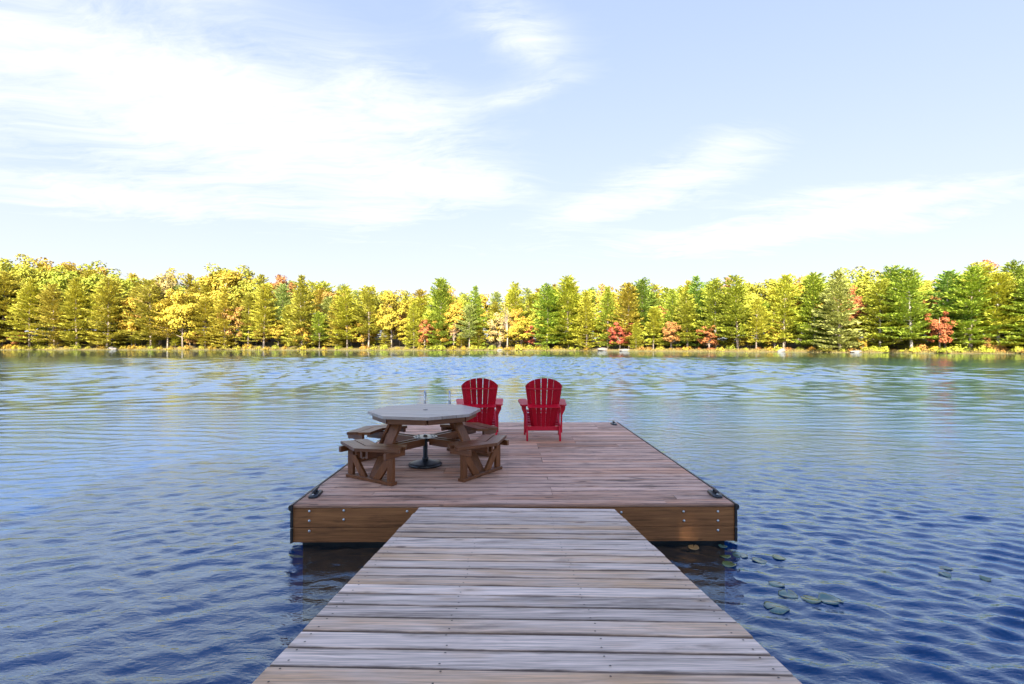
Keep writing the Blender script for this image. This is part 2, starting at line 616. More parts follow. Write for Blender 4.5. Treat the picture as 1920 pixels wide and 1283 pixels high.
def wave(x, y, spx=None, spy=None):
    x = np.asarray(x, float)
    y = np.asarray(y, float)
    right = 1 / (1 + np.exp(-(x - .2 * (y - 5)) / (2.2 + .16 * np.abs(y))))
    off2 = np.clip((np.hypot(x, y) - 15.0) / 28.0, 0, 1)
    patch = .85 + .40 * (1 - .92 * off2) * np.sin(x * .23 + .7 * np.sin(y * .19)) * np.sin(y * .31 + 1.3 + .5 * np.sin(x * .17))
    off = np.clip((np.hypot(x, y) - 6.0) / 16.0, 0, 1)      # longer waves out on the open lake
    off2 = np.clip((np.hypot(x, y) - 15.0) / 28.0, 0, 1)
    h = np.zeros(np.broadcast(x, y).shape)
    for S, wt in ((WA, 1.0 - .6 * right), (WB, .16 + .84 * right), (WC, (.07 + .10 * right) + .85 * off), (WD, off2)):
        hs = np.zeros_like(h)
        for kx, ky, a, ph, lam, shp in S:
            f = 1.0 if spx is None else np.clip((6.283 / (abs(kx) * spx + abs(ky) * spy) - 2.6) / 3.0, 0, 1)
            s = np.sin(kx * x + ky * y + ph)
            if shp:
                s = s + shp * .5 * (s * s - .5)
            hs += a * f * s
        h += hs * wt
    # calmer in the lee around the float's near side
    calm = 1 - .5 * np.exp(-(((x) / 2.6) ** 2 + ((y - 4) / 2.2) ** 2))
    lee = 1 - .80 * np.clip((np.hypot(x, y) + .9 * x - 85.0) / 90.0, 0, 1)     # calmer towards the far bank
    return h * patch * calm * lee


def axis_coords(lo, hi, c0, c1, s0, g, cap=1e9, cap_to=1e9):
    out = list(np.arange(c0, c1, s0))
    a, s = c1, s0
    while a < hi:
        out.append(a)
        s = min(s * (1 + g), cap) if a < cap_to else s * (1 + g)
        a += s
    out.append(hi)
    a, s = c0, s0
    neg = []
    while a > lo:
        s = s * (1 + g)
        a -= s
        neg.append(max(a, lo))
    return np.array(sorted(set(neg + out)))


ax = axis_coords(-420, 420, -3.2, 4.6, .024, .0150)
ay = axis_coords(-9, 300, 2.6, 6.0, .024, .0110, .19, 80)
sx = np.gradient(ax)
sy = np.gradient(ay)
GX, GY = np.meshgrid(ax, ay)
SPX, SPY = np.meshgrid(sx, sy)
GZ = wave(GX, GY, SPX, SPY)
nx, ny = len(ax), len(ay)
print('WATER', nx, ny, nx * ny * 2)
verts = np.stack([GX, GY, GZ], -1).reshape(-1, 3)
idx = np.arange(nx * ny).reshape(ny, nx)
quads = np.stack([idx[:-1, :-1], idx[:-1, 1:], idx[1:, 1:], idx[1:, :-1]], -1).reshape(-1, 4)
me = bpy.data.meshes.new('lake_water')
me.vertices.add(len(verts))
me.vertices.foreach_set('co', verts.astype(np.float32).ravel())
me.loops.add(quads.size)
me.loops.foreach_set('vertex_index', quads.astype(np.int32).ravel())
me.polygons.add(len(quads))
me.polygons.foreach_set('loop_start', np.arange(0, quads.size, 4, dtype=np.int32))
me.polygons.foreach_set('loop_total', np.full(len(quads), 4, dtype=np.int32))
me.polygons.foreach_set('use_smooth', np.ones(len(quads), dtype=bool))
me.update()
m, t, p, o = material('lake_surface')
co = t.node('ShaderNodeTexCoord').outputs['Object']
x, y, z = t.xyz(co)
dist = t.m('SQRT', t.m('ADD', t.m('MULTIPLY', x, x), t.m('MULTIPLY', y, y)))
mp = t.vm('MULTIPLY', co, (.55, 1.0, 1.0))
r1 = t.noise(mp, 7.0, 4, .6, .4)           # small ripples, everywhere
gust = t.ramp(t.noise(t.vm('MULTIPLY', co, (.018, .05, 1.0)), 1.0, 3, .5), .35, .65, .55, 1.15)
r2 = t.noise(mp, 19.0, 3, .6, .3)          # cat's paws: the finest ripples
hgt = t.m('ADD', t.m('MULTIPLY', r1, t.m('ADD', .009, t.m('MULTIPLY', t.ramp(dist, 2.0, 24.0, 1.0, 0.0), .020))), t.m('MULTIPLY', r2, t.m('MULTIPLY', t.ramp(dist, 3.0, 16.0, 1.0, 0.0), .0055)))
b = t.node('ShaderNodeBump')
b.inputs['Strength'].default_value = 1.0
b.inputs['Distance'].default_value = 1.0
t.put(b.inputs['Height'], t.m('MULTIPLY', hgt, gust))
t.n.remove(p)
fr = t.node('ShaderNodeLayerWeight')
fr.inputs['Blend'].default_value = .5
gl = t.node('ShaderNodeBsdfGlossy')
gl.inputs['Roughness'].default_value = .03
gl.inputs['Color'].default_value = (.75, .89, 1.0, 1)
tp_ = t.node('ShaderNodeBsdfTransparent')
tp_.inputs['Color'].default_value = (.80, .93, 1.0, 1)
mx = t.node('ShaderNodeMixShader')
t.l.new(b.outputs[0], fr.inputs['Normal'])
t.l.new(b.outputs[0], gl.inputs['Normal'])
t.put(mx.inputs[0], t.m('ADD', .035, t.m('MULTIPLY', t.m('POWER', fr.outputs['Facing'], 2.9), .95), clamp=True))
t.l.new(tp_.outputs[0], mx.inputs[1])
t.l.new(gl.outputs[0], mx.inputs[2])
t.l.new(mx.outputs[0], o.inputs[0])
me.materials.append(m)
lake = link(bpy.data.objects.new('lake_water', me))
tag(lake, kind='structure')
# matte blue sheet added below the surface to give the water its body colour
mb = MB()
mb.add([(-500, -9, -1.4), (500, -9, -1.4), (500, 330, -1.4), (-500, 330, -1.4)], [(0, 1, 2, 3)])
tag(mb.obj('water_body_sheet', simple('water_body_blue', (.0012, .029, .098), 1.0, var=.3, scale=.7, spec=.0)), kind='structure')

# ------------------------------------------------------------------ floating dock
ZD = .39
FX0, FX1, FY0, FY1 = -2.035, 2.178, 4.88, 10.10
dock = thing('floating_dock', 'square wooden floating dock carrying the picnic table and red chairs', 'dock', ((FX0 + FX1) / 2, (FY0 + FY1) / 2, 0))
OX, OY = dock.location.x, dock.location.y
pitch = .1445
n_rows = int(round((FY1 - FY0) / pitch))
pitch = (FY1 - FY0) / n_rows
FW = FX1 - FX0
pmeshes = {}


def plank_mesh(L, W, T, mat, shear=0.0):
    key = (round(L, 2), round(W, 3), T, mat, shear)
    if key not in pmeshes:
        pmeshes[key] = MB().plank(L, W, T, .005, shear).mesh('plank', M[mat])
    return pmeshes[key]


screws = MB()


def screw(x, y, z, r=.0042):
    n = 6
    screws.add([(x + r * math.cos(k * math.pi / 3), y + r * math.sin(k * math.pi / 3), z + .0008) for k in range(n)], [tuple(range(n))])


for i in range(n_rows):
    yc = FY0 + (i + .5) * pitch
    if i == 0:
        cuts = [X_at(678, 4.95), X_at(1247, 4.95)]
    else:
        cuts = sorted(random.sample([-1.37, -.76, -.15, .46, 1.07, 1.68], 1 if random.random() < .65 else 2))
        if len(cuts) == 2 and cuts[1] - cuts[0] < 1.0:
            cuts = cuts[:1]
    edges = [FX0] + cuts + [FX1]
    for a, b in zip(edges[:-1], edges[1:]):
        L = round(b - a - .004, 2)
        me_ = plank_mesh(L, pitch - .0065, .03, 'deck')
        inst('plank', me_, dock, ((a + b) / 2 - OX, yc - OY, ZD + random.uniform(-.0018, .0018)), (random.uniform(-.006, .006), 0, random.uniform(-.0006, .0006)))
        for xx in np.arange(math.ceil((a + .03) / .61) * .61, b - .02, .61):
            for s in (-.04, .04):
                screw(xx + random.uniform(-.006, .006) - OX, yc + s + random.uniform(-.006, .006) - OY, ZD + .002)
s_o = screws.obj('screw', simple('rusty_screw', (.03, .02, .016), .6), dock)
tag(s_o, kind='stuff')

# fascia boards, front and back; side boards; corner strips; bumpers
zt = ZD - .033
H1, H2 = .180, .139
fas = {}
for (z1, hh) in ((zt, H1), (zt - H1 - .004, H2)):
    me_ = MB().plank(FW, hh, .038, .004).mesh('fascia_board', M['fascia'])
    for yy, rz in ((FY0 - .006, 0), (FY1 + .006, math.pi)):
        o_ = inst('fascia_board', me_, dock, (0, yy - OY, z1 - hh / 2), (math.pi / 2, 0, rz))
        fas[(round(z1, 3), rz)] = o_
    me_ = MB().plank(FY1 - FY0 - .10, hh, .038, .004).mesh('side_board', M['fascia'])
    for xx, rz in ((FX0 + .01, -math.pi / 2), (FX1 - .01, math.pi / 2)):
        inst('side_board', me_, dock, (xx - OX, 0, z1 - hh / 2), (math.pi / 2, 0, rz))
# pale nosing strip of the front edge
inst('nosing_strip', MB().plank(FW, .024, .014, .003).mesh('nosing_strip', M['nosing']), dock, (0, FY0 - .0075 - OY, ZD - .016), (math.pi / 2, 0, 0))
# carriage bolts
bolt_me = MB().lathe([(.0125, 0), (.0125, .002), (.0105, .006), (.006, .0085), (.001, .0095)], 14).mesh('bolt', M['galv'], True)
for px, py in ((582, 957), (582, 975), (582, 994), (646, 956), (646, 973), (764, 958), (1282, 960), (1283, 977), (1347, 960), (1347, 977), (1347, 995), (1165, 961)):
    D = FY0 - .01
    xx, zz = X_at(px, D), CAMZ - (py - H0) / FPX * D
    key = (round(zt, 3), 0) if zz > zt - H1 else (round(zt - H1 - .004, 3), 0)
    f = fas[key]
    inst('bolt', bolt_me, f, (xx - OX, zz - (f.location.z), 0.0), (0, 0, 0))
# D-shaped rubber bumpers along both sides
prof = [(0, -.065), (.012, -.065), (.018, -.05), (.030, -.045), (.038, -.03), (.038, -.012), (.028, .002), (.010, .008), (0, .008)]
for sgn, xx in ((-1, FX0), (1, FX1)):
    mb = MB()
    ra = [(sgn * u, FY0 - .03 - OY, v) for u, v in prof]
    rb = [(sgn * u, FY1 + .03 - OY, v) for u, v in prof]
    if sgn > 0:
        mb.prism(ra[::-1], rb[::-1])
    else:
        mb.prism(ra, rb)
    inst('bumper', mb.mesh('bumper', M['black']), dock, (xx - OX, 0, ZD - .002))
    for z1, z0 in ((ZD - .07, zt - H1 - .001), (zt - H1 - .010, zt - H1 - H2 - .006)):
        mb = MB().box(min(0, sgn * .022), max(0, sgn * .022), FY0 - .02 - OY, FY0 + .12 - OY, z0, z1)
        inst('corner_strip', mb.mesh('corner_strip', M['black']), dock, (xx + sgn * .001 - OX, 0, 0))
# float drums
for xx in (-1.38, 0.0, 1.38):
    for yy in (-1.93, 0.0, 1.93):
        inst('float_drum', MB().box(-.66, .66, -.62, .62, -.75, .052).mesh('float_drum', M['foam']), dock, (xx, yy, 0))


# cleats: base, two feet and a horn bar
def cleat(px, D, rz):
    base = MB()
    L, W = .125, .052
    ring = []
    for k in range(20):
        a = 2 * math.pi * k / 20
        ca, sa = math.cos(a), math.sin(a)
        ring.append((W * math.copysign(abs(ca) ** .55, ca), L * math.copysign(abs(sa) ** .55, sa)))
    rings = [[(u * q, v * q, zz_) for u, v in ring] for q, zz_ in ((1, 0), (1, .012), (.93, .02), (.80, .024))]
    base.add([p_ for rg in rings for p_ in rg], [(i * 20 + k, i * 20 + (k + 1) % 20, (i + 1) * 20 + (k + 1) % 20, (i + 1) * 20 + k) for i in range(3) for k in range(20)] + [tuple(60 + k for k in range(20))])
    c_ = inst('cleat', base.mesh('cleat', M['black_iron'], False), dock, (X_at(px, D) - OX, D - OY, ZD + .001), (0, 0, rz))
    hb = MB().tube([(0, -.115, .048), (0, -.09, .053), (0, -.04, .055), (0, .04, .055), (0, .09, .053), (0, .115, .048)], [.006, .010, .013, .013, .010, .006], 8)
    hb.tube([(0, -.035, .02), (0, -.03, .055)], .011, 8).tube([(0, .035, .02), (0, .03, .055)], .011, 8)
    hb.obj('horn', M['black_iron'], c_, True)
    for yy in (-.075, .075):
        inst('bolt', bolt_me, c_, (0, yy, .024), (0, 0, 0), (.8, .8, .8))


cleat(594, 5.20, R(4))
cleat(1341, 5.17, R(-4))
cleat(1151, 9.82, R(0))


# boarding ladder on the far edge: two looped rails with rungs below
def ladder():
    lx0, lx1 = X_at(798, 10.05), X_at(844.5, 10.05)
    lad = bpy.data.objects.new('ladder', None)
    link(lad, dock)
    lad.location = (0, 0, 0)
    for xx in (lx0, lx1):
        pts = []
        y0, y1 = 9.98, 10.30
        pts += [(xx, y0, ZD), (xx, y0, ZD + .45)]
        for k in range(1, 10):
            a = math.pi * k / 10
            pts.append((xx - .045 * k / 10, (y0 + y1) / 2 - (y1 - y0) / 2 * math.cos(a), ZD + .45 + .17 * math.sin(a)))
        pts += [(xx - .05, y1, ZD + .4), (xx - .05, y1 + .01, -.9)]
        pts = [(a_ - OX, b_ - OY, c_) for a_, b_, c_ in pts]
        MB().tube(pts, .019, 10).obj('rail', M['chrome'], lad, True)
        inst('foot_flange', MB().lathe([(.04, 0), (.04, .006), (.022, .012), (.02, .03)], 16).mesh('foot_flange', M['chrome'], True), lad, (xx - OX, 9.98 - OY, ZD + .003))
    for zz in (.16, -.1, -.36, -.62):
        MB().box(lx0 - .05 - OX, lx1 - .05 - OX, 10.30 - OY - .03, 10.30 - OY + .05, zz - .015, zz).obj('step', M['chrome'], lad)


ladder()

# ------------------------------------------------------------------ ramp down to the float
SL = (773 - H0) / FPX
Z_AT0 = CAMZ - .905
R_END = 4.83
RW = 1.835
RXC_END = X_at((787 + 1150) / 2, R_END)
ramp = thing('dock_ramp', 'sloping weathered plank gangway leading down to the floating dock', 'gangway', (RXC_END, R_END, Z_AT0 - SL * R_END))
yawr = -(957 - 951) / FPX
rot = (-math.atan(SL), R(.30), yawr)
ramp.rotation_euler = rot
rp = .1445 / math.cos(math.atan(SL))
SHEAR = .030
nr = 44
screws = MB()
for i in range(nr):
    yc = -(i + .5) * rp
    wv = random.choice([0, 0, 0, .002, -.002])
    L = round(RW + random.uniform(-.004, .004), 3)
    me_ = MB().plank(L, rp - .0070 + wv, .036, .0055, SHEAR).mesh('plank', M['ramp'])
    inst('plank', me_, ramp, (random.uniform(-.003, .003), yc, random.uniform(-.0022, .0022)), (random.uniform(-.008, .008), random.uniform(-.0015, .0015), random.uniform(-.0012, .0012)))
    for xx in (-.86, -.31, .29, .86):
        for s in (-.04, .042):
            screw(xx + random.uniform(-.012, .012), yc + s - SHEAR * xx + random.uniform(-.008, .008), .0028, .0046)
s_o = screws.obj('screw', simple('dark_screw', (.02, .016, .015), .6), ramp)
tag(s_o, kind='stuff')
for xx in (-.84, 0, .84):
    MB().box(xx - .019, xx + .019, -nr * rp + .02, -.02, -.037 - .184, -.0385).obj('stringer', M['dark_wood'], ramp)

# ------------------------------------------------------------------ picnic table
TC = (X_at(798, 6.475), 6.475, ZD + .002)
table = thing('picnic_table', 'brown octagonal picnic table with four attached angled benches', 'picnic table', TC)
A0 = R(11)
TR, TH = .705, .700
aps = TR * math.cos(math.pi / 8)
# tabletop boards: slices of the octagon, running parallel to one of its sides
bdir = R(-11.5)
octv = [(TR * math.cos(A0 + k * math.pi / 4 - bdir), TR * math.sin(A0 + k * math.pi / 4 - bdir)) for k in range(8)]


def clip(poly, y0, y1):
    for lim, sg in ((y0, 1), (y1, -1)):
        outp = []
        for i in range(len(poly)):
            a, b = poly[i], poly[(i + 1) % len(poly)]
            ina, inb = (a[1] - lim) * sg >= 0, (b[1] - lim) * sg >= 0
            if ina:
                outp.append(a)
            if ina != inb:
                t_ = (lim - a[1]) / (b[1] - a[1])
                outp.append((a[0] + t_ * (b[0] - a[0]), lim))
        poly = outp
    return poly


nb_ = 10
for i in range(nb_):
    y0 = -aps + 2 * aps * i / nb_ + .0035
    y1 = -aps + 2 * aps * (i + 1) / nb_ - .0035
    pl = clip(octv, y0, y1)
    cy = (y0 + y1) / 2
    c_ = .002
    lo = [(a, b - cy, 0) for a, b in pl]
    hi = [(a, b - cy, .034) for a, b in pl]
    o_ = MB().prism(lo, hi).obj('tabletop_board', M['tabletop'], table)
    o_.location = (-math.sin(bdir) * cy, math.cos(bdir) * cy, TH - .034 + random.uniform(-.0008, .0008))
    o_.rotation_euler = (0, 0, bdir)
# umbrella hole ring
inst('hole_ring', MB().lathe([(.030, 0), (.030, .003), (.024, .004)], 20).mesh('hole_ring', M['black_iron']), table, (0, 0, TH + .0012))
# octagonal apron under the top
for k in range(8):
    a, b = A0 + k * math.pi / 4, A0 + (k + 1) * math.pi / 4
    r = TR - .07
    p0 = np.array((r * math.cos(a), r * math.sin(a), TH - .034 - .033))
    p1 = np.array((r * math.cos(b), r * math.sin(b), TH - .034 - .033))
    dd = (p1 - p0) / np.linalg.norm(p1 - p0)
    cen = (p0 + p1) / 2
    ln = np.linalg.norm(p1 - p0) - .010
    o_ = MB().beam((-ln / 2, 0, 0), (ln / 2, 0, 0), .064, .034, (0, 0, 1)).obj('apron_board', M['table'], table)
    o_.location = cen
    o_.rotation_euler = (0, 0, math.atan2(dd[1], dd[0]))
SEAT = .400
for q in range(4):
    th = A0 + q * math.pi / 2 + math.pi / 4
    ct, st = math.cos(th), math.sin(th)
    u = np.array((ct, st, 0))       # outward
    s_ = np.array((-st, ct, 0))     # sideways

    def W(r, sd, z):
        return tuple(u * r + s_ * sd + np.array((0, 0, z)))

    def local(name, mb, mat='table'):
        o_ = mb.obj(name, M[mat], table)
        o_.rotation_euler = (0, 0, th)
        return o_
    # two seat segments meeting at the bend, two boards each (in local frame x = outward, y = sideways)
    rv = 1.115
    for sg in (-1, 1):
        dirv = np.array((-math.sin(R(22.5)), sg * math.cos(R(22.5))))      # along the segment away from the bend
        nrm = np.array((math.cos(R(22.5)), sg * math.sin(R(22.5))))        # outward normal
        for bi in range(2):
            o0 = -.148 * bi - (.008 if bi else 0)
            o1 = o0 - .142
            tb = math.tan(R(22.5))
            Ls = .505
            V = np.array((rv, 0.0))
            pts = []
            for oo in (o0, o1):
                st_ = V + nrm * oo + dirv * (oo * tb * 1.0)      # mitre on the bend line
                st_ = st_ - dirv * (2 * oo * tb) if False else st_
                pts.append(st_)
            # mitre: points on the line y = 0
            a0 = V + nrm * o0
            a0 = a0 - dirv * (a0[1] / dirv[1]) + dirv * .0015
            a1 = V + nrm * o1
            a1 = a1 - dirv * (a1[1] / dirv[1]) + dirv * .0015
            e0 = V + nrm * o0 + dirv * (Ls + .02)
            e1 = V + nrm * o1 + dirv * (Ls - .02)
            poly = [a0, e0, e1, a1]
            if sg < 0:
                poly = poly[::-1]
            mid = sum(poly) / 4
            ang = math.atan2(dirv[1], dirv[0])
            ca, sa = math.cos(-ang), math.sin(-ang)
            lp = [((pp - mid)[0] * ca - (pp - mid)[1] * sa, (pp - mid)[0] * sa + (pp - mid)[1] * ca) for pp in poly]
            o_ = MB().prism([(a, b, -.034) for a, b in lp][::-1] if False else [(a, b, -.034) for a, b in lp], [(a, b, 0) for a, b in lp]).obj('seat_board', M['table'], table)
            o_.location = tuple(u * mid[0] + s_ * mid[1] + np.array((0, 0, SEAT + random.uniform(-.001, .001))))
            o_.rotation_euler = (0, 0, th + ang)
        # post near the outer end of the segment
        pr, ps = .885, sg * .325
        local('post', MB().beam((pr, ps, .036), (pr, ps, SEAT - .036), .088, .038, (math.cos(R(22.5)), sg * math.sin(R(22.5)) * 1.0, 0) if False else (0, 1, 0)), 'table_z')
        # seat bearer over the post, running inwards under the boards
        local('seat_bearer', MB().beam((pr - .17, ps, SEAT - .036 - .034), (pr + .14, ps * 1.02, SEAT - .036 - .034), .064, .036, (0, 0, 1)).__class__().beam((pr - .15, ps + sg * .042, SEAT - .068), (pr + .13, ps + sg * .042, SEAT - .068), .064, .036, (0, 0, 1)))
        # brace from the foot rail up to the post
        local('brace', MB().beam((pr + .003, sg * .11, .036), (pr + .003, sg * .29, .26), .086, .034, (0, 1, 0), cut='z'), 'table_z')
    # foot rail along the deck
    local('foot_rail', MB().beam((.885, -.372, .018), (.885, .372, .018), .088, .036, (1, 0, 0)))
    # splayed leg carrying the table top
    local('leg', MB().beam((.845, .02, .037), (.455, .02, TH - .036), .140, .037, (0, 1, 0), cut='z'), 'table_z')
    # pair of beams from the centre out to the bench
    for sd in (-.024, .0275 + .0375):
        local('beam', MB().beam((.10, sd, SEAT - .085), (1.0, sd, SEAT - .085), .088, .034, (0, 0, 1)))
# metal plate where the four beams meet
mb = MB().lathe([(.155, 0), (.155, .005), (.03, .006)], 8)
plate = mb.obj('centre_plate', M['galv'], table)
plate.location = (0, 0, SEAT - .039)
for k in range(8):
    a = k * math.pi / 4 + .2
    inst('bolt', bolt_me, plate, (.115 * math.cos(a), .115 * math.sin(a), .006), (0, 0, 0), (1.1, 1.1, 1.3))

# umbrella stand under the table
st = thing('umbrella_stand', 'black domed umbrella stand with short pole under the picnic table', 'umbrella stand', TC)
MB().lathe([(.205, 0), (.212, .008), (.212, .022), (.203, .032), (.17, .040), (.115, .055), (.06, .070), (.045, .076)], 40).obj('base', M['black_iron'], st, True)
MB().lathe([(.040, .070), (.040, .10), (.030, .105), (.030, SEAT - .13), (.026, SEAT - .125), (.026, SEAT - .02)], 20).obj('pole', M['black_iron'], st, True)


# ------------------------------------------------------------------ adirondack chairs, seen from behind
def adirondack():
    """chair at the origin facing +y, rear feet at y = 0"""
    r = thing('adirondack_chair', '', 'chair', (0, 0, 0), 0, 'red adirondack chairs')
    m = M['red']
    # side rails from the front legs sloping down to the rear feet
    for sg in (-1, 1):
        mb = MB()
        pr = [(0, 0), (.055, 0), (.12, .075), (.30, .175), (.72, .285), (.72, .385), (.62, .39), (.28, .285), (.10, .215), (.0, .10)]
        x0, x1 = (sg * .262 - .014, sg * .262 + .014)
        mb.prism([(x0, b, c) for b, c in pr], [(x1, b, c) for b, c in pr])
        mb.obj('side_rail', m, r)
        # front leg
        MB().beam((sg * .292, .635, 0), (sg * .292, .635, .545), .10, .028, (0, 1, 0)).obj('leg', m, r)
        # arm support bracket outside the front leg
        mb = MB()
        x0, x1 = sg * .307, sg * .372
        pr = [(x0, .545), (x1, .545), (x1 - sg * .005, .52), (x0 + sg * .022, .42), (x0, .33)]
        a_ = [(x, .622, z) for x, z in pr]
        b_ = [(x, .648, z) for x, z in pr]
        (mb.prism(a_, b_) if sg > 0 else mb.prism(b_, a_)).obj('arm_bracket', m, r)
        # rear arm post (stands on the side rail, carries the arm's rear end)
        mb = MB()
        pr = [(sg * .277, .12), (sg * .302, .12), (sg * .302, .40), (sg * .35, .50), (sg * .35, .545), (sg * .277, .545)]
        a_ = [(x, .085, z) for x, z in pr]
        b_ = [(x, .150, z) for x, z in pr]
        (mb.prism(a_, b_) if sg > 0 else mb.prism(b_, a_)).obj('rear_post', m, r)
        # paddle shaped arm, slightly rising to the front
        out_ = [(.245, .06), (.335, .03), (.372, .10), (.385, .40), (.405, .62), (.39, .735), (.34, .765), (.27, .745), (.25, .55)]
        lo = [(sg * x, y, .547 + .03 * y) for x, y in out_]
        hi = [(sg * x, y, .571 + .03 * y) for x, y in out_]
        if sg < 0:
            lo, hi = lo[::-1], hi[::-1]
        MB().prism(lo, hi).obj('arm', m, r)
    # seat slats
    for k in range(6):
        y = .705 - k * .083
        z = .392 - .235 * (k * .083) / .62 * 1.15 - .012 * math.sin(k)
        MB().beam((-.275, y, z), (.275, y, z), .072, .022, (0, 1, .25)).obj('seat_slat', m, r)
    # back: seven slats fanned on a shallow curve that bulges to the rear
    y_b, z_b, tilt = .225, .155, R(23)
    n = 7
    Hs = .93

    def backpt(f, sfrac, thick=0.0):
        """f in -1..1 across, sfrac 0..1 up the slat"""
        half = .185 + .125 * sfrac ** .9
        a = f * 1.0
        x = half * math.sin(a * .95) / math.sin(.95)
        bulge = -(.105 * (.45 + .75 * sfrac)) * (math.cos(a * .95) - math.cos(.95)) / (1 - math.cos(.95))
        y = y_b - math.sin(tilt) * Hs * sfrac * .82 + bulge + thick
        z = z_b + math.cos(tilt) * Hs * sfrac
        return (x, y, z)
    for k in range(n):
        gap0 = {2: .006, 3: .016, 4: .016, 5: .006}.get(k, .0015)
        gap1 = {1: .006, 2: .016, 3: .016, 4: .006}.get(k, .0015)
        f0 = -1 + 2 * k / n + gap0
        f1 = -1 + 2 * (k + 1) / n - gap1
        fm = (f0 + f1) / 2
        ring = []
        steps = 6
        va, vb = [], []
        for i in range(steps + 1):
            for f in (f0, fm, f1):
                top = 1 - .155 * abs(f) ** 2.0
                sfr = top * i / steps
                va.append(backpt(f, sfr, 0.0))
                vb.append(backpt(f, sfr, .020))
        nv = len(va)
        fa = []
        for i in range(steps):
            for j in range(2):
                q = i * 3 + j
                fa.append((q, q + 1, q + 4, q + 3))
                fa.append((nv + q, nv + q + 3, nv + q + 4, nv + q + 1))
            fa.append((i * 3, i * 3 + 3, nv + i * 3 + 3, nv + i * 3))
            fa.append((i * 3 + 2, nv + i * 3 + 2, nv + i * 3 + 5, i * 3 + 5))
        for j in range(2):
            fa.append((j, nv + j, nv + j + 1, j + 1))
            q = steps * 3 + j
            fa.append((q, q + 1, nv + q + 1, nv + q))
        MB().add(va + vb, fa).obj('back_slat', m, r)
    # curved upper brace behind the slats
    def curved_brace(sfr, hgt, out_, fmax, name, flat=None):
        nn = 12
        vs = []
        for i in range(nn + 1):
            f = -fmax + 2 * fmax * i / nn
            x, y, z = backpt(f, sfr)
            yo = y - out_ if flat is None else flat
            for yy, zz in ((y - .001, z - hgt / 2), (yo, z - hgt / 2), (yo, z + hgt / 2), (y - .001, z + hgt / 2)):
                vs.append((x, yy, zz))
        fa = [(0, 1, 2, 3), tuple(nn * 4 + q for q in (3, 2, 1, 0))]
        for i in range(nn):
            for q in range(4):
                q2 = (q + 1) % 4
                fa.append((i * 4 + q, (i + 1) * 4 + q, (i + 1) * 4 + q2, i * 4 + q2))
        MB().add(vs, fa).obj(name, m, r)
    curved_brace(.80, .022, .030, .97, 'back_brace')
    # broad level brace carried by the arms
    x, y, z = backpt(0, .462)
    x1 = backpt(1, .462)[0] + .012
    nn = 10
    top_, bot_ = [], []
    y_back = y - .045
    ring = [(-x1, y_back), (x1, y_back)]
    for i in range(nn + 1):
        f = 1 - 2 * i / nn
        bx, by, bz = backpt(f, .462)
        ring.append((bx * 1.03, by - .002))
    # its upper face falls away to the rear
    lo_, hi_ = [], []
    for j, (a, b) in enumerate(ring):
        outer = j < 2
        lo_.append((a, b - (.02 if outer else 0), z - .016))
        hi_.append((a, b - (.02 if outer else 0), z + (-.002 if outer else .032)))
    MB().prism(lo_, hi_).obj('back_brace', m, r)
    # lower cross rail between the side rails
    MB().beam((-.248, .155, .178), (.248, .155, .178), .07, .022, (0, .35, 1)).obj('lower_rail', m, r)
    MB().beam((-.248, .62, .30), (.248, .62, .30), .07, .022, (0, .1, 1)).obj('front_rail', m, r)
    return r


chairA = adirondack()
chairA.location = (X_at(1019.3, 8.10), 8.08, ZD + .003)
chairA.rotation_euler = (0, 0, R(-1.0))
chairA['label'] = 'red adirondack chair standing alone on the open right side of the dock'
chairB = chairA.copy()
link(chairB)
for ch in list(chairA.children):
    c_ = ch.copy()
    link(c_, chairB)
chairB.location = (X_at(899.5, 8.12), 8.12, ZD + .003)
chairB.rotation_euler = (0, 0, R(3.0))
chairB['label'] = 'red adirondack chair partly hidden behind the picnic table'

# ------------------------------------------------------------------ lily pads near the float
pad_mat, t, p, o = material('lily_pad')
oi = t.node('ShaderNodeObjectInfo')
co = t.node('ShaderNodeTexCoord').outputs['Object']
x, y, z = t.xyz(co)
angn = t.m('ARCTAN2', y, x)
vein = t.m('POWER', t.m('ABSOLUTE', t.m('SINE', t.m('MULTIPLY', angn, 9.0))), 10.0)
blot = t.noise(co, 14.0, 4, .6)
c = t.mix(t.ramp(oi.outputs['Random'], .35, .6), (.06, .13, .105), (.10, .14, .04))
c = t.mix(t.m('MULTIPLY', vein, .35), c, (.15, .20, .12))
c = t.mix(t.ramp(blot, .55, .72, 0, .6), c, (.16, .09, .04))
t.put(p.inputs['Base Color'], c)
p.inputs['Roughness'].default_value = .16
p.inputs['Specular IOR Level'].default_value = .9
brown_mat = simple('brown_leaf', (.24, .14, .05), .5, var=.35, scale=12)


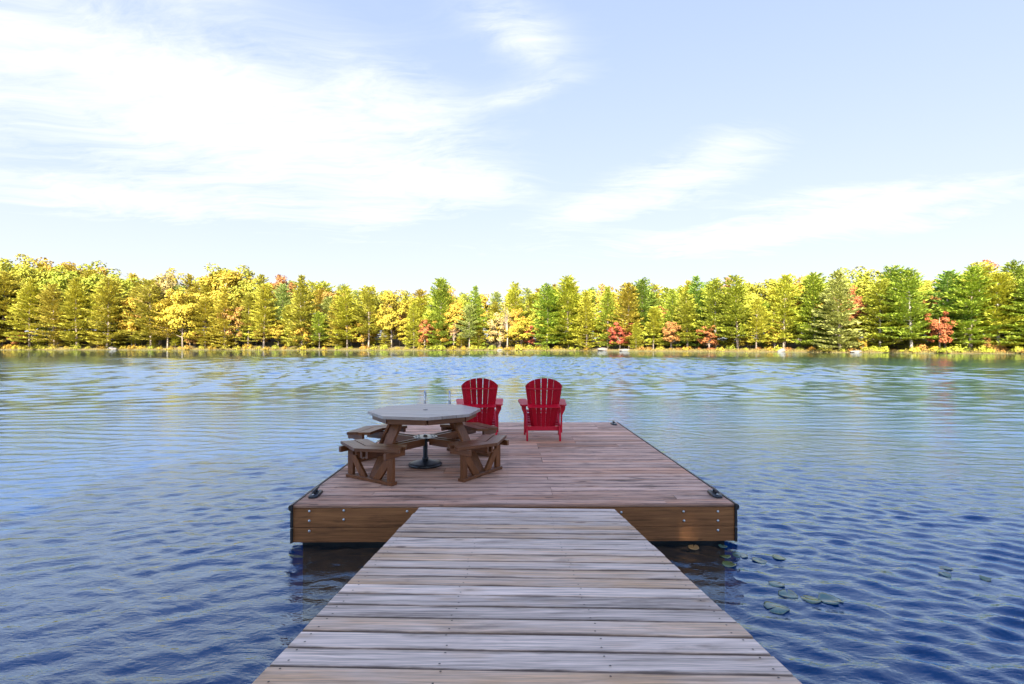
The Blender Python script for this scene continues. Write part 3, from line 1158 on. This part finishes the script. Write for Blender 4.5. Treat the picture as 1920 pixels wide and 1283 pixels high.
def lily(px, py, rad, rz, label, mat, name='lily_pad', cat='lily pad', grp='lily pads beside the dock'):
    Y = CAMZ * FPX / (py - H0)
    X = X_at(px, Y)
    vs, fs = [], []
    nn, rings = 26, 4
    h0 = float(wave(X, Y))
    for i in range(rings + 1):
        q = i / rings
        for k in range(nn + 1):
            a = R(8) + (2 * math.pi - R(16)) * k / nn
            rr = rad * q * (1 + .05 * math.sin(3 * a + px) + .025 * math.sin(7 * a))
            lx, ly = rr * math.cos(a), rr * math.sin(a)
            wx = X + lx * math.cos(rz) - ly * math.sin(rz)
            wy = Y + lx * math.sin(rz) + ly * math.cos(rz)
            wz = float(wave(wx, wy)) - h0 + .007 + .004 * (q ** 4) * math.sin(2 * a + py)
            vs.append((lx, ly, wz))
    for i in range(rings):
        for k in range(nn):
            a = i * (nn + 1) + k
            fs.append((a, a + nn + 1, a + nn + 2, a + 1))
    n0 = len(vs)
    vs += [(a, b, c_ - .0025) for a, b, c_ in vs]
    fs += [tuple(i + n0 for i in f[::-1]) for f in fs]
    last = rings * (nn + 1)
    for k in range(nn):
        fs.append((last + k, n0 + last + k, n0 + last + k + 1, last + k + 1))
    o_ = MB().add(vs, fs).obj(name, mat, None, True)
    o_.location = (X, Y, h0)
    o_.rotation_euler = (0, 0, rz)
    return tag(o_, label, cat, grp)


lily(1457, 1141, .085, R(200), 'green lily pad nearest the ramp edge, lowest of its cluster', pad_mat)
lily(1478, 1115, .068, R(70), 'round lily pad between the lowest pad and the two topmost of the cluster', pad_mat)
lily(1457, 1097, .058, R(20), 'small lily pad just above the notched round pad', pad_mat)
lily(1522, 1126, .068, R(120), 'left one of two touching lily pads on open water', pad_mat)
lily(1558, 1127, .082, R(300), 'right one of two touching lily pads on open water', pad_mat)
lily(1367, 1059, .058, R(10), 'dark green lily pad floating in the dock shadow, lowest there', pad_mat)
lily(1360, 1044, .048, R(160), 'green lily pad in the dock shadow just above the lowest one', pad_mat)
lily(1356, 1025, .042, R(90), 'small green lily pad tucked under the dock corner', pad_mat)
lily(1389, 1043, .065, R(250), 'pale lily pad at the lit edge of the dock shadow', pad_mat)
lily(1424, 1052, .060, R(30), 'lily pad on rippled water right of the dock shadow', pad_mat)
lily(1461, 1047, .055, R(140), 'lily pad farthest right of those beside the dock corner', pad_mat)
lily(1778, 1068, .046, R(200), 'upper lily pad of the lone pair out on the right water', pad_mat)
lily(1776, 1079, .042, R(80), 'lower lily pad of the lone pair out on the right water', pad_mat)
lily(1853, 1089, .038, R(330), 'solitary lily pad farthest out on the right water', pad_mat)
lily(1300, 1027, .050, R(60), 'brown dead lily leaf floating in shadow beside the ramp', brown_mat, 'dead_leaf', 'leaf', 'fallen leaves on the water')


# ------------------------------------------------------------------ trees
def tri_cloud_mesh(name, P, A, Bv, mat, quad=False):
    """P centre, A half-length vector, Bv half-width vector -> loose diamonds or triangles"""
    n = len(P)
    if quad:
        V = np.stack([P - A, P + Bv, P + A, P - Bv], 1).reshape(-1, 3)
        k = 4
    else:
        V = np.stack([P - A - Bv, P - A + Bv, P + A], 1).reshape(-1, 3)
        k = 3
    me = bpy.data.meshes.new(name)
    me.vertices.add(len(V))
    me.vertices.foreach_set('co', V.astype(np.float32).ravel())
    me.loops.add(len(V))
    me.loops.foreach_set('vertex_index', np.arange(len(V), dtype=np.int32))
    me.polygons.add(n)
    me.polygons.foreach_set('loop_start', np.arange(0, n * k, k, dtype=np.int32))
    me.polygons.foreach_set('loop_total', np.full(n, k, dtype=np.int32))
    me.materials.append(mat)
    me.update()
    return me


def unit(v):
    return v / np.maximum(np.linalg.norm(v, axis=-1, keepdims=True), 1e-9)


def pine_data(seed, H=20.0, Rad=4.2, base=.16, thin=0.0, spike=False):
    g = np.random.default_rng(seed)
    P, A, B = [], [], []
    trunk = MB()
    lean = g.normal(0, .012, 2)
    tp = [(lean[0] * z + .12 * math.sin(z * .35 + seed), lean[1] * z, z) for z in np.linspace(-.6, H * .985, 9)]
    tr = [.30 * (1 - i / 8.6) + .015 for i in range(9)]
    trunk.tube(tp, tr, 7)
    z = base * H
    lop = g.uniform(0, 6.28)
    while z < H * .985:
        t_ = (z - base * H) / (H * (1 - base))
        prof = (1 - t_) ** (.52 if not spike else .75) * (.72 + .28 * min(1, t_ * 5 + .25))
        nbr = 5 if t_ < .8 else 4
        a0 = g.uniform(0, 6.28)
        gap = g.random() < .10
        for k in range(nbr):
            if g.random() < thin + (.35 if gap else .06):
                continue
            az_ = a0 + 6.28 * k / nbr + g.normal(0, .25)
            L = Rad * prof * g.uniform(.62, 1.18) * (1 + .18 * math.cos(az_ - lop)) + .25
            rise = g.uniform(-.04, .22) + .45 * t_
            d_ = np.array((math.cos(az_), math.sin(az_), rise))
            c0 = np.array((lean[0] * z, lean[1] * z, z))
            n_s = max(3, int(L / .48))
            fr = np.linspace(.26 if L > 1.5 else .1, 1.0, n_s)
            bend = g.uniform(-.05, .12)
            cen = c0 + d_ * (L * fr)[:, None] + np.array((0, 0, 1)) * (bend * L * fr ** 2)[:, None]
            trunk.tube([c0, c0 + d_ * L * .5 + np.array((0, 0, bend * L * .25)), c0 + d_ * L * .93 + np.array((0, 0, bend * L * .85))], [.06 * (1 - t_) + .02, .035 * (1 - t_) + .012, .01], 3, cap=False)
            sidev = np.array((-math.sin(az_), math.cos(az_), 0))
            for i in range(n_s):
                wdt = (.16 + .34 * math.sin(math.pi * min(1, .18 + .72 * fr[i]))) * min(1.0, L / 2.2) * 1.9
                m_ = 13 if L > 1.2 else 7
                off = g.normal(0, 1, (m_, 1)) * sidev * wdt + g.normal(0, .10, (m_, 3)) + np.array((0, 0, .06))
                pp = cen[i] + off
                dirn = unit(d_ * np.array((1, 1, .35)) + off * .9 + g.normal(0, .30, (m_, 3)) + np.array((0, 0, .42)))
                ln = g.uniform(.26, .48, (m_, 1))
                nrm = unit(g.normal(0, .45, (m_, 3)) + np.array((0, 0, 1.0)))
                wv = unit(np.cross(dirn, nrm)) * g.uniform(.09, .185, (m_, 1))
                P.append(pp)
                A.append(dirn * ln)
                B.append(wv)
        z += g.uniform(.80, 1.2) * (1 - .45 * t_)
    return np.concatenate(P), np.concatenate(A), np.concatenate(B), trunk


def leafy_data(seed, H=15.0, rx=4.6, rz=5.2, clumps=46, per=64, leaf=.34, low=.58, sparse=False):
    g = np.random.default_rng(seed)
    P, A, B = [], [], []
    trunk = MB()
    cz = H - rz
    trunk.tube([(0, 0, -.6), (.1, .05, H * .2), (.05, -.1, H * .42), (.0, 0, H * .62), (0.1, 0, H * .82)], [.26, .21, .17, .11, .04], 7)
    for c_ in range(clumps):
        th = g.uniform(0, 6.28)
        ph = math.asin(g.uniform(-.75, 1.0))
        q = g.uniform(.55, 1.02) if c_ > clumps * .2 else g.uniform(.1, .55)
        mod = 1 + .16 * math.sin(3 * th + seed) + .12 * math.sin(5 * ph + 2 * th)
        C = np.array((rx * math.cos(ph) * math.cos(th) * q * mod, rx * math.cos(ph) * math.sin(th) * q * mod, cz + rz * math.sin(ph) * q * mod))
        if C[2] < H * .10:
            C[2] = H * .10 + g.uniform(0, 1)
        if c_ % 3 == 0:
            trunk.tube([(0, 0, max(H * .18, C[2] * .55)), (C[0] * .55, C[1] * .55, C[2] * .8), tuple(C)], [.09, .05, .015], 4, cap=False)
        rc = g.uniform(.75, 1.35) * rx / 4.6
        n_ = int(per * g.uniform(.7, 1.2) * (.35 if sparse else 1))
        dv = unit(g.normal(0, 1, (n_, 3)) + np.array((0, 0, .25)))
        pp = C + dv * (g.uniform(.35, 1.0, (n_, 1)) ** .5) * np.array((rc * 1.15, rc * 1.15, rc * .72))
        outv = unit(pp - np.array((0, 0, cz)))
        nrm = unit(dv * .6 + outv * .4 + g.normal(0, .5, (n_, 3)) + np.array((0, 0, .35)))
        tang = unit(np.cross(nrm, g.normal(0, 1, (n_, 3))))
        bt = np.cross(nrm, tang)
        s = g.uniform(.55, 1.1, (n_, 1)) * leaf
        P.append(pp)
        A.append(tang * s)
        B.append(bt * s * .72)
    return np.concatenate(P), np.concatenate(A), np.concatenate(B), trunk


def shrub_data(seed, rx=1.3, h=1.6, n=420, leaf=.17):
    g = np.random.default_rng(seed)
    th = g.uniform(0, 6.28, n)
    ph = np.arcsin(g.uniform(-.1, 1, n))
    q = g.uniform(.45, 1.0, n) ** .5 * (1 + .25 * np.sin(3 * th + seed) + .2 * np.sin(7 * th))
    P = np.stack([rx * np.cos(ph) * np.cos(th) * q, rx * np.cos(ph) * np.sin(th) * q, .05 + h * np.sin(ph) * q], 1) + g.normal(0, .08, (n, 3))
    nrm = unit(P * np.array((1, 1, 1.2)) + g.normal(0, .6, (n, 3)))
    tang = unit(np.cross(nrm, g.normal(0, 1, (n, 3))))
    s = g.uniform(.6, 1.2, (n, 1)) * leaf
    return P, tang * s, np.cross(nrm, tang) * s * .7


PINE = []
for i in range(7):
    kw = dict(Rad=random.uniform(5.6, 6.9), base=(.06, .16, .10, .24, .05, .13, .08)[i], thin=(.0, .06, .03, .10, .0, .12, .05)[i], spike=i in (2, 4))
    PINE.append(pine_data(100 + i, **kw))
LEAFY = [leafy_data(200 + i, H=15, rx=random.uniform(5.2, 6.2), rz=random.uniform(5.6, 6.8), clumps=76, per=120, leaf=.31) for i in range(4)]
MAPLE = [leafy_data(220 + i, H=9, rx=3.4, rz=4.2, clumps=46, per=95, leaf=.24) for i in range(2)]
BARE = [leafy_data(240 + i, H=13, rx=2.8, rz=5.0, clumps=40, per=50, leaf=.20, sparse=True) for i in range(2)]
SHRUB = [shrub_data(260 + i) for i in range(4)]
cache = {}


def crown(kind, i, colr, parent):
    o_ = inst('crown', crown_mesh(kind, i, colr), parent)
    o_.material_slots[0].link = 'OBJECT'
    o_.material_slots[0].material = F[colr]
    return o_


def crown_mesh(kind, i, colr):
    key = (kind, i, 'crown')
    if key not in cache:
        D = {'pine': PINE, 'leafy': LEAFY, 'maple': MAPLE, 'bare': BARE}[kind][i]
        cache[key] = tri_cloud_mesh('crown', D[0], D[1], D[2], F[colr], quad=(kind != 'pine'))
    return cache[key]


def trunk_mesh(kind, i, pale):
    key = (kind, i, 'trunk', pale)
    if key not in cache:
        D = {'pine': PINE, 'leafy': LEAFY, 'maple': MAPLE, 'bare': BARE}[kind][i]
        mb_ = MB()
        mb_.v, mb_.f = D[3].v, D[3].f
        cache[key] = mb_.mesh('trunk', M['bark_pale' if pale else 'bark'], True)
    return cache[key]


BASEH = {'pine': 20.0, 'leafy': 15.0, 'maple': 9.0, 'bare': 13.0}
NAMES = {'pine': ('pine_tree', 'pine tree'), 'leafy': ('broadleaf_tree', 'tree'), 'maple': ('maple_tree', 'tree'), 'bare': ('thin_tree', 'tree')}
ALLTREES = []


def tree(kind, px, back, ytop, colr, wide=1.0, var=None, pale=False, label=None, group=None, row=1):
    Y = shoreY(px) + back
    X = X_at(px, Y)
    gz = ground_z(px, back)
    zt_ = CAMZ + (H0 - ytop) / FPX * Y
    Ht = zt_ - gz
    n_var = {'pine': 7, 'leafy': 4, 'maple': 2, 'bare': 2}[kind]
    i = var if var is not None else random.randrange(n_var)
    o_ = thing(NAMES[kind][0], label or '', NAMES[kind][1], (X, Y, gz - .1), random.uniform(0, 6.28), group)
    s = Ht / BASEH[kind]
    ws = s ** .85 * wide * random.uniform(.92, 1.08)
    o_.scale = (ws, ws, s)
    crown(kind, i, colr, o_)
    inst('trunk', trunk_mesh(kind, i, pale), o_)
    ALLTREES.append((px, row, kind, colr, o_))
    return o_


# front row, as seen along the far shore from left to right: (kind, px, top row, colour, width, back)
front = [
    ('pine', 12, 512, 'pine_gold', 1.15, 6), ('pine', 62, 523, 'pine_olive', 1.1, 4), ('pine', 108, 533, 'pine_gold', 1.0, 5), ('pine', 150, 521, 'pine_gold', 1.15, 5),
    ('pine', 207, 518, 'pine_gold', 1.25, 4), ('leafy', 252, 560, 'orange', .8, 7), ('pine', 287, 527, 'pine_gold', 1.1, 6), ('leafy', 346, 545, 'orange', .9, 6), ('leafy', 306, 518, 'pink', .8, 16),
    ('pine', 318, 560, 'pine_gold', 1.0, 4), ('pine', 388, 556, 'pine_gold', 1.1, 5), ('pine', 424, 540, 'pine_olive', 1.05, 4), ('maple', 444, 572, 'rust', .9, 5), ('pine', 468, 548, 'pine_gold', 1.0, 5),
    ('pine', 497, 533, 'pine_olive', 1.0, 4), ('pine', 565, 516, 'pine_gold', 1.0, 5), ('maple', 568, 602, 'orange', .9, 4), ('pine', 600, 585, 'pine_green', .9, 3), ('pine', 634, 545, 'pine_gold', .9, 5),
    ('pine', 652, 540, 'pine_olive', 1.0, 5), ('pine', 692, 536, 'pine_gold', 1.0, 6), ('leafy', 735, 546, 'yellow', .95, 8), ('pine', 776, 565, 'pine_olive', .9, 4), ('maple', 797, 598, 'red', .85, 5),
    ('pine', 826, 524, 'pine_green', .95, 6), ('bare', 851, 604, 'pink', .9, 3), ('leafy', 850, 560, 'orange', .75, 8), ('pine', 880, 570, 'pine_pale', .85, 5), ('pine', 892, 536, 'pine_green', .85, 9),
    ('maple', 938, 585, 'pink', .9, 6), ('bare', 951, 560, 'pink', .8, 4), ('leafy', 968, 580, 'orange', .62, 6), ('maple', 993, 609, 'red', .9, 4), ('pine', 968, 530, 'pine_olive', .9, 12), ('pine', 1026, 531, 'pine_green', 1.15, 4),
    ('pine', 1066, 516, 'pine_olive', 1.1, 6), ('pine', 1100, 546, 'pine_olive', 1.0, 4), ('pine', 1140, 536, 'pine_green', 1.0, 5), ('maple', 1163, 603, 'red', 1.05, 3), ('pine', 1193, 606, 'pine_olive', .8, 3),
    ('pine', 1180, 532, 'pine_gold', 1.0, 8), ('pine', 1203, 523, 'pine_dark', 1.0, 10), ('pine', 1226, 574, 'pine_olive', 1.0, 4), ('maple', 1259, 600, 'rust', 1.05, 3), ('pine', 1262, 540, 'pine_green', 1.0, 7),
    ('pine', 1306, 516, 'pine_dark', 1.0, 9), ('pine', 1290, 550, 'pine_green', 1.05, 4), ('maple', 1331, 608, 'red', 1.0, 3), ('pine', 1344, 520, 'pine_green', 1.0, 8), ('pine', 1385, 518, 'pine_green', 1.15, 5),
    ('pine', 1420, 560, 'pine_olive', 1.0, 3), ('pine', 1472, 516, 'pine_olive', 1.0, 4), ('maple', 1455, 598, 'orange', .9, 4), ('leafy', 1510, 531, 'orange', .8, 14), ('pine', 1531, 512, 'pine_green', 1.0, 5),
    ('pine', 1578, 507, 'pine_pale', 1.2, 3), ('pine', 1655, 520, 'pine_green', 1.1, 4), ('leafy', 1607, 546, 'red', .6, 14), ('maple', 1622, 634, 'yellow', .7, 2), ('pine', 1676, 496, 'pine_dark', 1.0, 9),
    ('pine', 1715, 504, 'pine_green', 1.2, 4), ('maple', 1768, 581, 'red', .75, 4), ('pine', 1780, 508, 'pine_dark', 1.0, 9), ('pine', 1826, 497, 'pine_green', 1.3, 4), ('leafy', 1858, 630, 'rust', .5, 3),
    ('pine', 1846, 489, 'pine_olive', .9, 12), ('pine', 1880, 512, 'pine_olive', 1.15, 4), ('pine', 1912, 487, 'pine_dark', 1.0, 8), ('pine', 1945, 505, 'pine_green', 1.1, 5), ('pine', 1990, 498, 'pine_green', 1.1, 5),
    ('pine', 2040, 490, 'pine_olive', 1.1, 5), ('pine', -40, 508, 'pine_gold', 1.1, 5), ('pine', -90, 512, 'pine_gold', 1.1, 6)]
for kind, px, yt, colr, wd, back in front:
    tree(kind, px, back, yt, colr, wd * (1.0 if kind != 'pine' else 1.05), pale=(px > 1250 and kind == 'pine' and random.random() < .5), row=1)
SKYP = np.array([-300, 0, 100, 190, 240, 330, 400, 440, 480, 560, 640, 700, 760, 830, 870, 950, 1065, 1150, 1250, 1300, 1400, 1480, 1550, 1680, 1750, 1800, 1920, 2300.])
SKYV = np.array([500, 497, 489, 503, 514, 516, 508, 500, 520, 519, 524, 540, 550, 540, 547, 540, 528, 538, 534, 526, 530, 522, 518, 508, 522, 508, 498, 490.])


def filler(row, step, back0, back1, lo, hi):
    px = -400.0
    while px < 2300:
        yt = float(np.interp(px, SKYP, SKYV)) + random.uniform(lo, hi)
        rr = random.random()
        leafy_zone = (px < 230) or (380 < px < 470) or (690 < px < 780) or (1580 < px < 1770) or (1400 < px < 1470)
        warm = max(0.0, min(1.0, 1 - (px - 500) / 900.0))
        if row >= 3 and leafy_zone and rr < .8:
            kind, colr, wd = 'leafy', random.choice(['lime', 'lime', 'yellow' if px < 800 else 'lime']), 1.05
        elif rr < (.28 if row == 2 else .25):
            kind, colr, wd = 'leafy', random.choice(['yellow', 'lime', 'orange', 'lime', 'rust'] if px < 1200 else ['lime', 'lime', 'orange', 'rust']), .8
        else:
            kind, wd = 'pine', 1.05
            colr = random.choice(['pine_gold', 'pine_gold', 'pine_olive', 'pine_pale'] if random.random() < warm else ['pine_green', 'pine_olive', 'pine_dark', 'pine_green'])
        tree(kind, px + random.uniform(-8, 8), random.uniform(back0, back1), yt, colr, wd, row=row)
        px += step * random.uniform(.75, 1.25)


def understory():
    px = -390.0
    while px < 2280:
        b_ = random.uniform(5, 9)
        Y = shoreY(px)
        hpx = random.uniform(28, 62) * (1.0 if px < 1200 else .9)
        ywl = H0 + FPX * CAMZ / Y
        k_ = random.choice(['pine', 'pine', 'maple', 'leafy'])
        if k_ == 'pine':
            c_ = random.choice(['pine_gold', 'pine_olive'] if px < 900 else ['pine_green', 'pine_olive'])
        else:
            c_ = random.choice(['yellow', 'lime', 'orange', 'rust', 'yellow'] if px < 1200 else ['lime', 'rust', 'orange', 'lime'])
        tree(k_, px, b_, ywl - hpx, c_, 1.25, row=5)
        px += random.uniform(26, 46)


understory()
filler(2, 40, 10, 17, 26, 60)
filler(3, 32, 22, 34, 8, 24)
filler(4, 28, 40, 58, -2, 9)

# ---- labels: each front tree by its look and by the landmark tree it stands next to
COLW = {'pine_gold': 'golden olive', 'pine_olive': 'olive green', 'pine_green': 'green', 'pine_dark': 'dark green', 'pine_pale': 'pale grey-green',
        'lime': 'yellow-green', 'yellow': 'yellow', 'orange': 'orange', 'red': 'red', 'pink': 'pinkish tan', 'rust': 'rust brown'}
KW = {'pine': 'pine', 'leafy': 'broadleaf tree', 'maple': 'maple', 'bare': 'thin sparse tree'}
ORD = ['first', 'second', 'third', 'fourth', 'fifth', 'sixth', 'seventh', 'eighth', 'ninth', 'tenth']
MARKS = [(-60, 'left edge of the far shore'), (444, 'rust brown maple left of the picnic table'), (797, 'red maple above the ladder'), (993, 'crimson maple between the two chairs'),
         (1163, 'red maple on the sandy bank'), (1331, 'scarlet shoreline maple'), (1578, 'pale grey-green shoreline pine'), (1768, 'scarlet maple near the right edge')]
OWN = {444: 'rust brown maple on the far shore left of the picnic table', 797: 'red maple on the far shore straight above the ladder rails', 993: 'small crimson maple on the far shore between the two red chairs',
       1163: 'bushy red maple on the pale sandy bank across the lake', 1331: 'scarlet maple low at the waterline in the right half of the shore',
       1578: 'pale grey-green pine with drooping bare lower boughs at the waterline', 1768: 'tall narrow scarlet maple among green pines near the right edge'}
seen = {}
for px, row, kind, colr, o_ in sorted([q for q in ALLTREES if q[1] == 1], key=lambda q: q[0]):
    if px in OWN:
        o_['label'] = OWN[px]
        continue
    mk = [q for q in MARKS if q[0] <= px]
    mk = mk[-1] if mk else (-200, 'left frame edge')
    key = (mk[0], kind, colr)
    seen[key] = seen.get(key, 0) + 1
    o_['label'] = f"{ORD[seen[key] - 1]} {COLW[colr]} {KW[kind]} right of the {mk[1]}"
    o_['group'] = 'front row trees along the far shore'
ZONE = [(-2000, 'far left end'), (250, 'left quarter'), (480, 'stretch left of the chairs'), (860, 'middle'), (1120, 'stretch right of the chairs'), (1450, 'right quarter'), (1700, 'far right end')]
RW_ = {2: 'just behind the front row', 3: 'half hidden behind shore trees', 4: 'topping the skyline', 5: 'low beneath taller trees'}


def nth(n):
    return ORD[n - 1] if n <= len(ORD) else f"{n}th"


seen = {}
for px, row, kind, colr, o_ in sorted([q for q in ALLTREES if q[1] > 1], key=lambda q: q[0]):
    zn = [q for q in ZONE if q[0] <= px][-1][1]
    key = (row, kind, colr, zn)
    seen[key] = seen.get(key, 0) + 1
    o_['label'] = f"{nth(seen[key])} {COLW[colr]} {KW[kind]} {RW_[row]} from left, {zn}".replace('stretch ', '')
    o_['group'] = f"{COLW[colr]} {KW[kind]}s {RW_[row]}"

# shrubs along the waterline
SC = {}
k = 0
px = -60.0
while px < 1990:
    colr = random.choice(['yellow', 'lime', 'yellow', 'lime', 'orange', 'pine_gold'] if px < 1150 else ['pine_olive', 'rust', 'lime', 'orange', 'pine_olive', 'rust'])
    if not (1105 < px < 1185):
        i = random.randrange(4)
        key = (i, colr)
        if key not in SC:
            SC[key] = tri_cloud_mesh('shrub', *SHRUB[i], F[colr], quad=True)
        b_ = random.uniform(.9, 3.2)
        Y = shoreY(px) + b_
        o_ = inst('shrub', SC[key], None, (X_at(px, Y), Y, ground_z(px, b_) - .05), (0, 0, random.uniform(0, 6.28)))
        s = random.uniform(.6, 1.35) * (1.1 if px < 1200 else .8)
        o_.scale = (s * 1.35, s * 1.2, s * random.uniform(.7, 1.15))
        zn = [q for q in ZONE if q[0] <= px][-1][1]
        seen[(colr, zn)] = seen.get((colr, zn), 0) + 1
        tag(o_, f"{nth(seen[(colr, zn)])} low {COLW[colr]} shrub from left at the waterline, {zn}", 'shrub', 'low shrubs at the far waterline')
    px += random.uniform(14, 26)

# grass and brush along the bank: one mass nobody could count
g = np.random.default_rng(5)
P, A, B = [], [], []
for _ in range(15000):
    px = g.uniform(-150, 2080)
    b_ = abs(g.normal(0, 1.6)) + .15
    if 1108 < px < 1180 and g.random() < .85:
        continue
    Y = shoreY(px) + b_
    h = g.uniform(.25, .75)
    P.append((X_at(px, Y), Y, ground_z(px, b_) + h * .5 - .08))
    A.append((g.normal(0, .14), g.normal(0, .14), h * .5))
    B.append((g.uniform(.06, .16), g.normal(0, .06), 0))
grass = link(bpy.data.objects.new('bank_grass', tri_cloud_mesh('bank_grass', np.array(P), np.array(A), np.array(B), foliage('dry_grass', (.19, .12, .035), (.16, .13, .04)))))
tag(grass, 'dry golden grass growing along the far waterline', 'grass', kind='stuff')

# boulders on the far bank
rock_mat = simple('pale_granite', (.15, .13, .115), .85, var=.25, scale=2.5, bump=.3)


def rock(px, back, sx_, sy_, sz_, label):
    g = np.random.default_rng(int(px))
    vs, fs = [], []
    nu, nv = 14, 8
    for i in range(nv + 1):
        ph = -math.pi / 2 + math.pi * i / nv
        for k in range(nu):
            th = 2 * math.pi * k / nu
            rr = 1 + .16 * math.sin(2 * th + px) * math.cos(ph) + .12 * math.sin(3 * ph + th * 2 + px * 2) + g.normal(0, .035)
            vs.append((sx_ * rr * math.cos(ph) * math.cos(th), sy_ * rr * math.cos(ph) * math.sin(th), sz_ * rr * math.sin(ph)))
    for i in range(nv):
        for k in range(nu):
            k2 = (k + 1) % nu
            fs.append((i * nu + k, i * nu + k2, (i + 1) * nu + k2, (i + 1) * nu + k))
    o_ = MB().add(vs, fs).obj('boulder', rock_mat)
    Y = shoreY(px) + back
    o_.location = (X_at(px, Y), Y, ground_z(px, back))
    tag(o_, label, 'rock', 'pale boulders on the far bank')


rock(1130, 1.2, 2.6, 1.6, .8, 'long pale granite ledge left of the red maple on the sandy bank')
rock(1172, .8, 2.0, 1.2, .5, 'low pale rock at the foot of the red maple on the bank')
rock(1472, .9, 1.6, 1.0, .8, 'grey boulder at the waterline below an olive pine')
rock(1612, .6, 1.9, .9, .45, 'flat rock at the waterline right of the pale pine')
rock(215, 1.0, 2.2, 1.3, 1.1, 'pale boulder at the left shore below the golden pines')
rock(938, .6, 1.2, .9, .5, 'small pale rock at the far waterline above the chairs')

# ------------------------------------------------------------------ trees on the near shore, behind the camera: they keep the dock in shade
shade = [(-7.5, -9, 15), (-3.2, -13, 18), (1.2, -11, 16), (-11, -15, 19), (-6, -19, 21), (0, -20, 22)]
flecks = [(1280, 1003, .02), (1302, 998, -.02), (1329, 1003, -.03), (1289, 974, -.04), (1338, 986, -.06)]
rays = []
for fx, fy, fr_ in flecks:
    D = FY0
    rays.append((np.array((X_at(fx, D), D, CAMZ - (fy - H0) / FPX * D)), fr_ + .10))
for k, (x_, y_, h_) in enumerate(shade):
    i = k % 4
    g0 = .5 + .1 * (-y_ - 2.4)
    rzz = random.uniform(0, 6)
    o_ = thing('broadleaf_tree', ('broad leafy tree on the near bank, ' + ['leftmost of the nearest row', 'just left of the ramp foot', 'right beside the ramp foot', 'far to the left of the ramp', 'second row, left of the ramp', 'second row, straight behind the ramp'][k]), 'tree', (x_, y_, g0), rzz, 'leafy trees on the near shore behind the ramp')
    s = h_ / 15
    sc = np.array((s * 1.15, s * 1.15, s))
    o_.scale = tuple(sc)
    Pw = LEAFY[i][0] * sc
    Pw = np.stack([Pw[:, 0] * math.cos(rzz) - Pw[:, 1] * math.sin(rzz) + x_, Pw[:, 0] * math.sin(rzz) + Pw[:, 1] * math.cos(rzz) + y_, Pw[:, 2] + g0], 1)
    keep = np.ones(len(Pw), bool)
    for org, rad in rays:
        v = Pw - org
        al = v @ np.array(SUN_DIR)
        keep &= np.linalg.norm(v - al[:, None] * np.array(SUN_DIR), axis=1) > rad + .16
    cm = crown_mesh('leafy', i, 'lime') if keep.all() else tri_cloud_mesh('crown', LEAFY[i][0][keep], LEAFY[i][1][keep], LEAFY[i][2][keep], F['lime'], quad=True)
    o_c = inst('crown', cm, o_)
    o_c.material_slots[0].link = 'OBJECT'
    o_c.material_slots[0].material = F['lime']
    inst('trunk', trunk_mesh('leafy', i, False), o_)
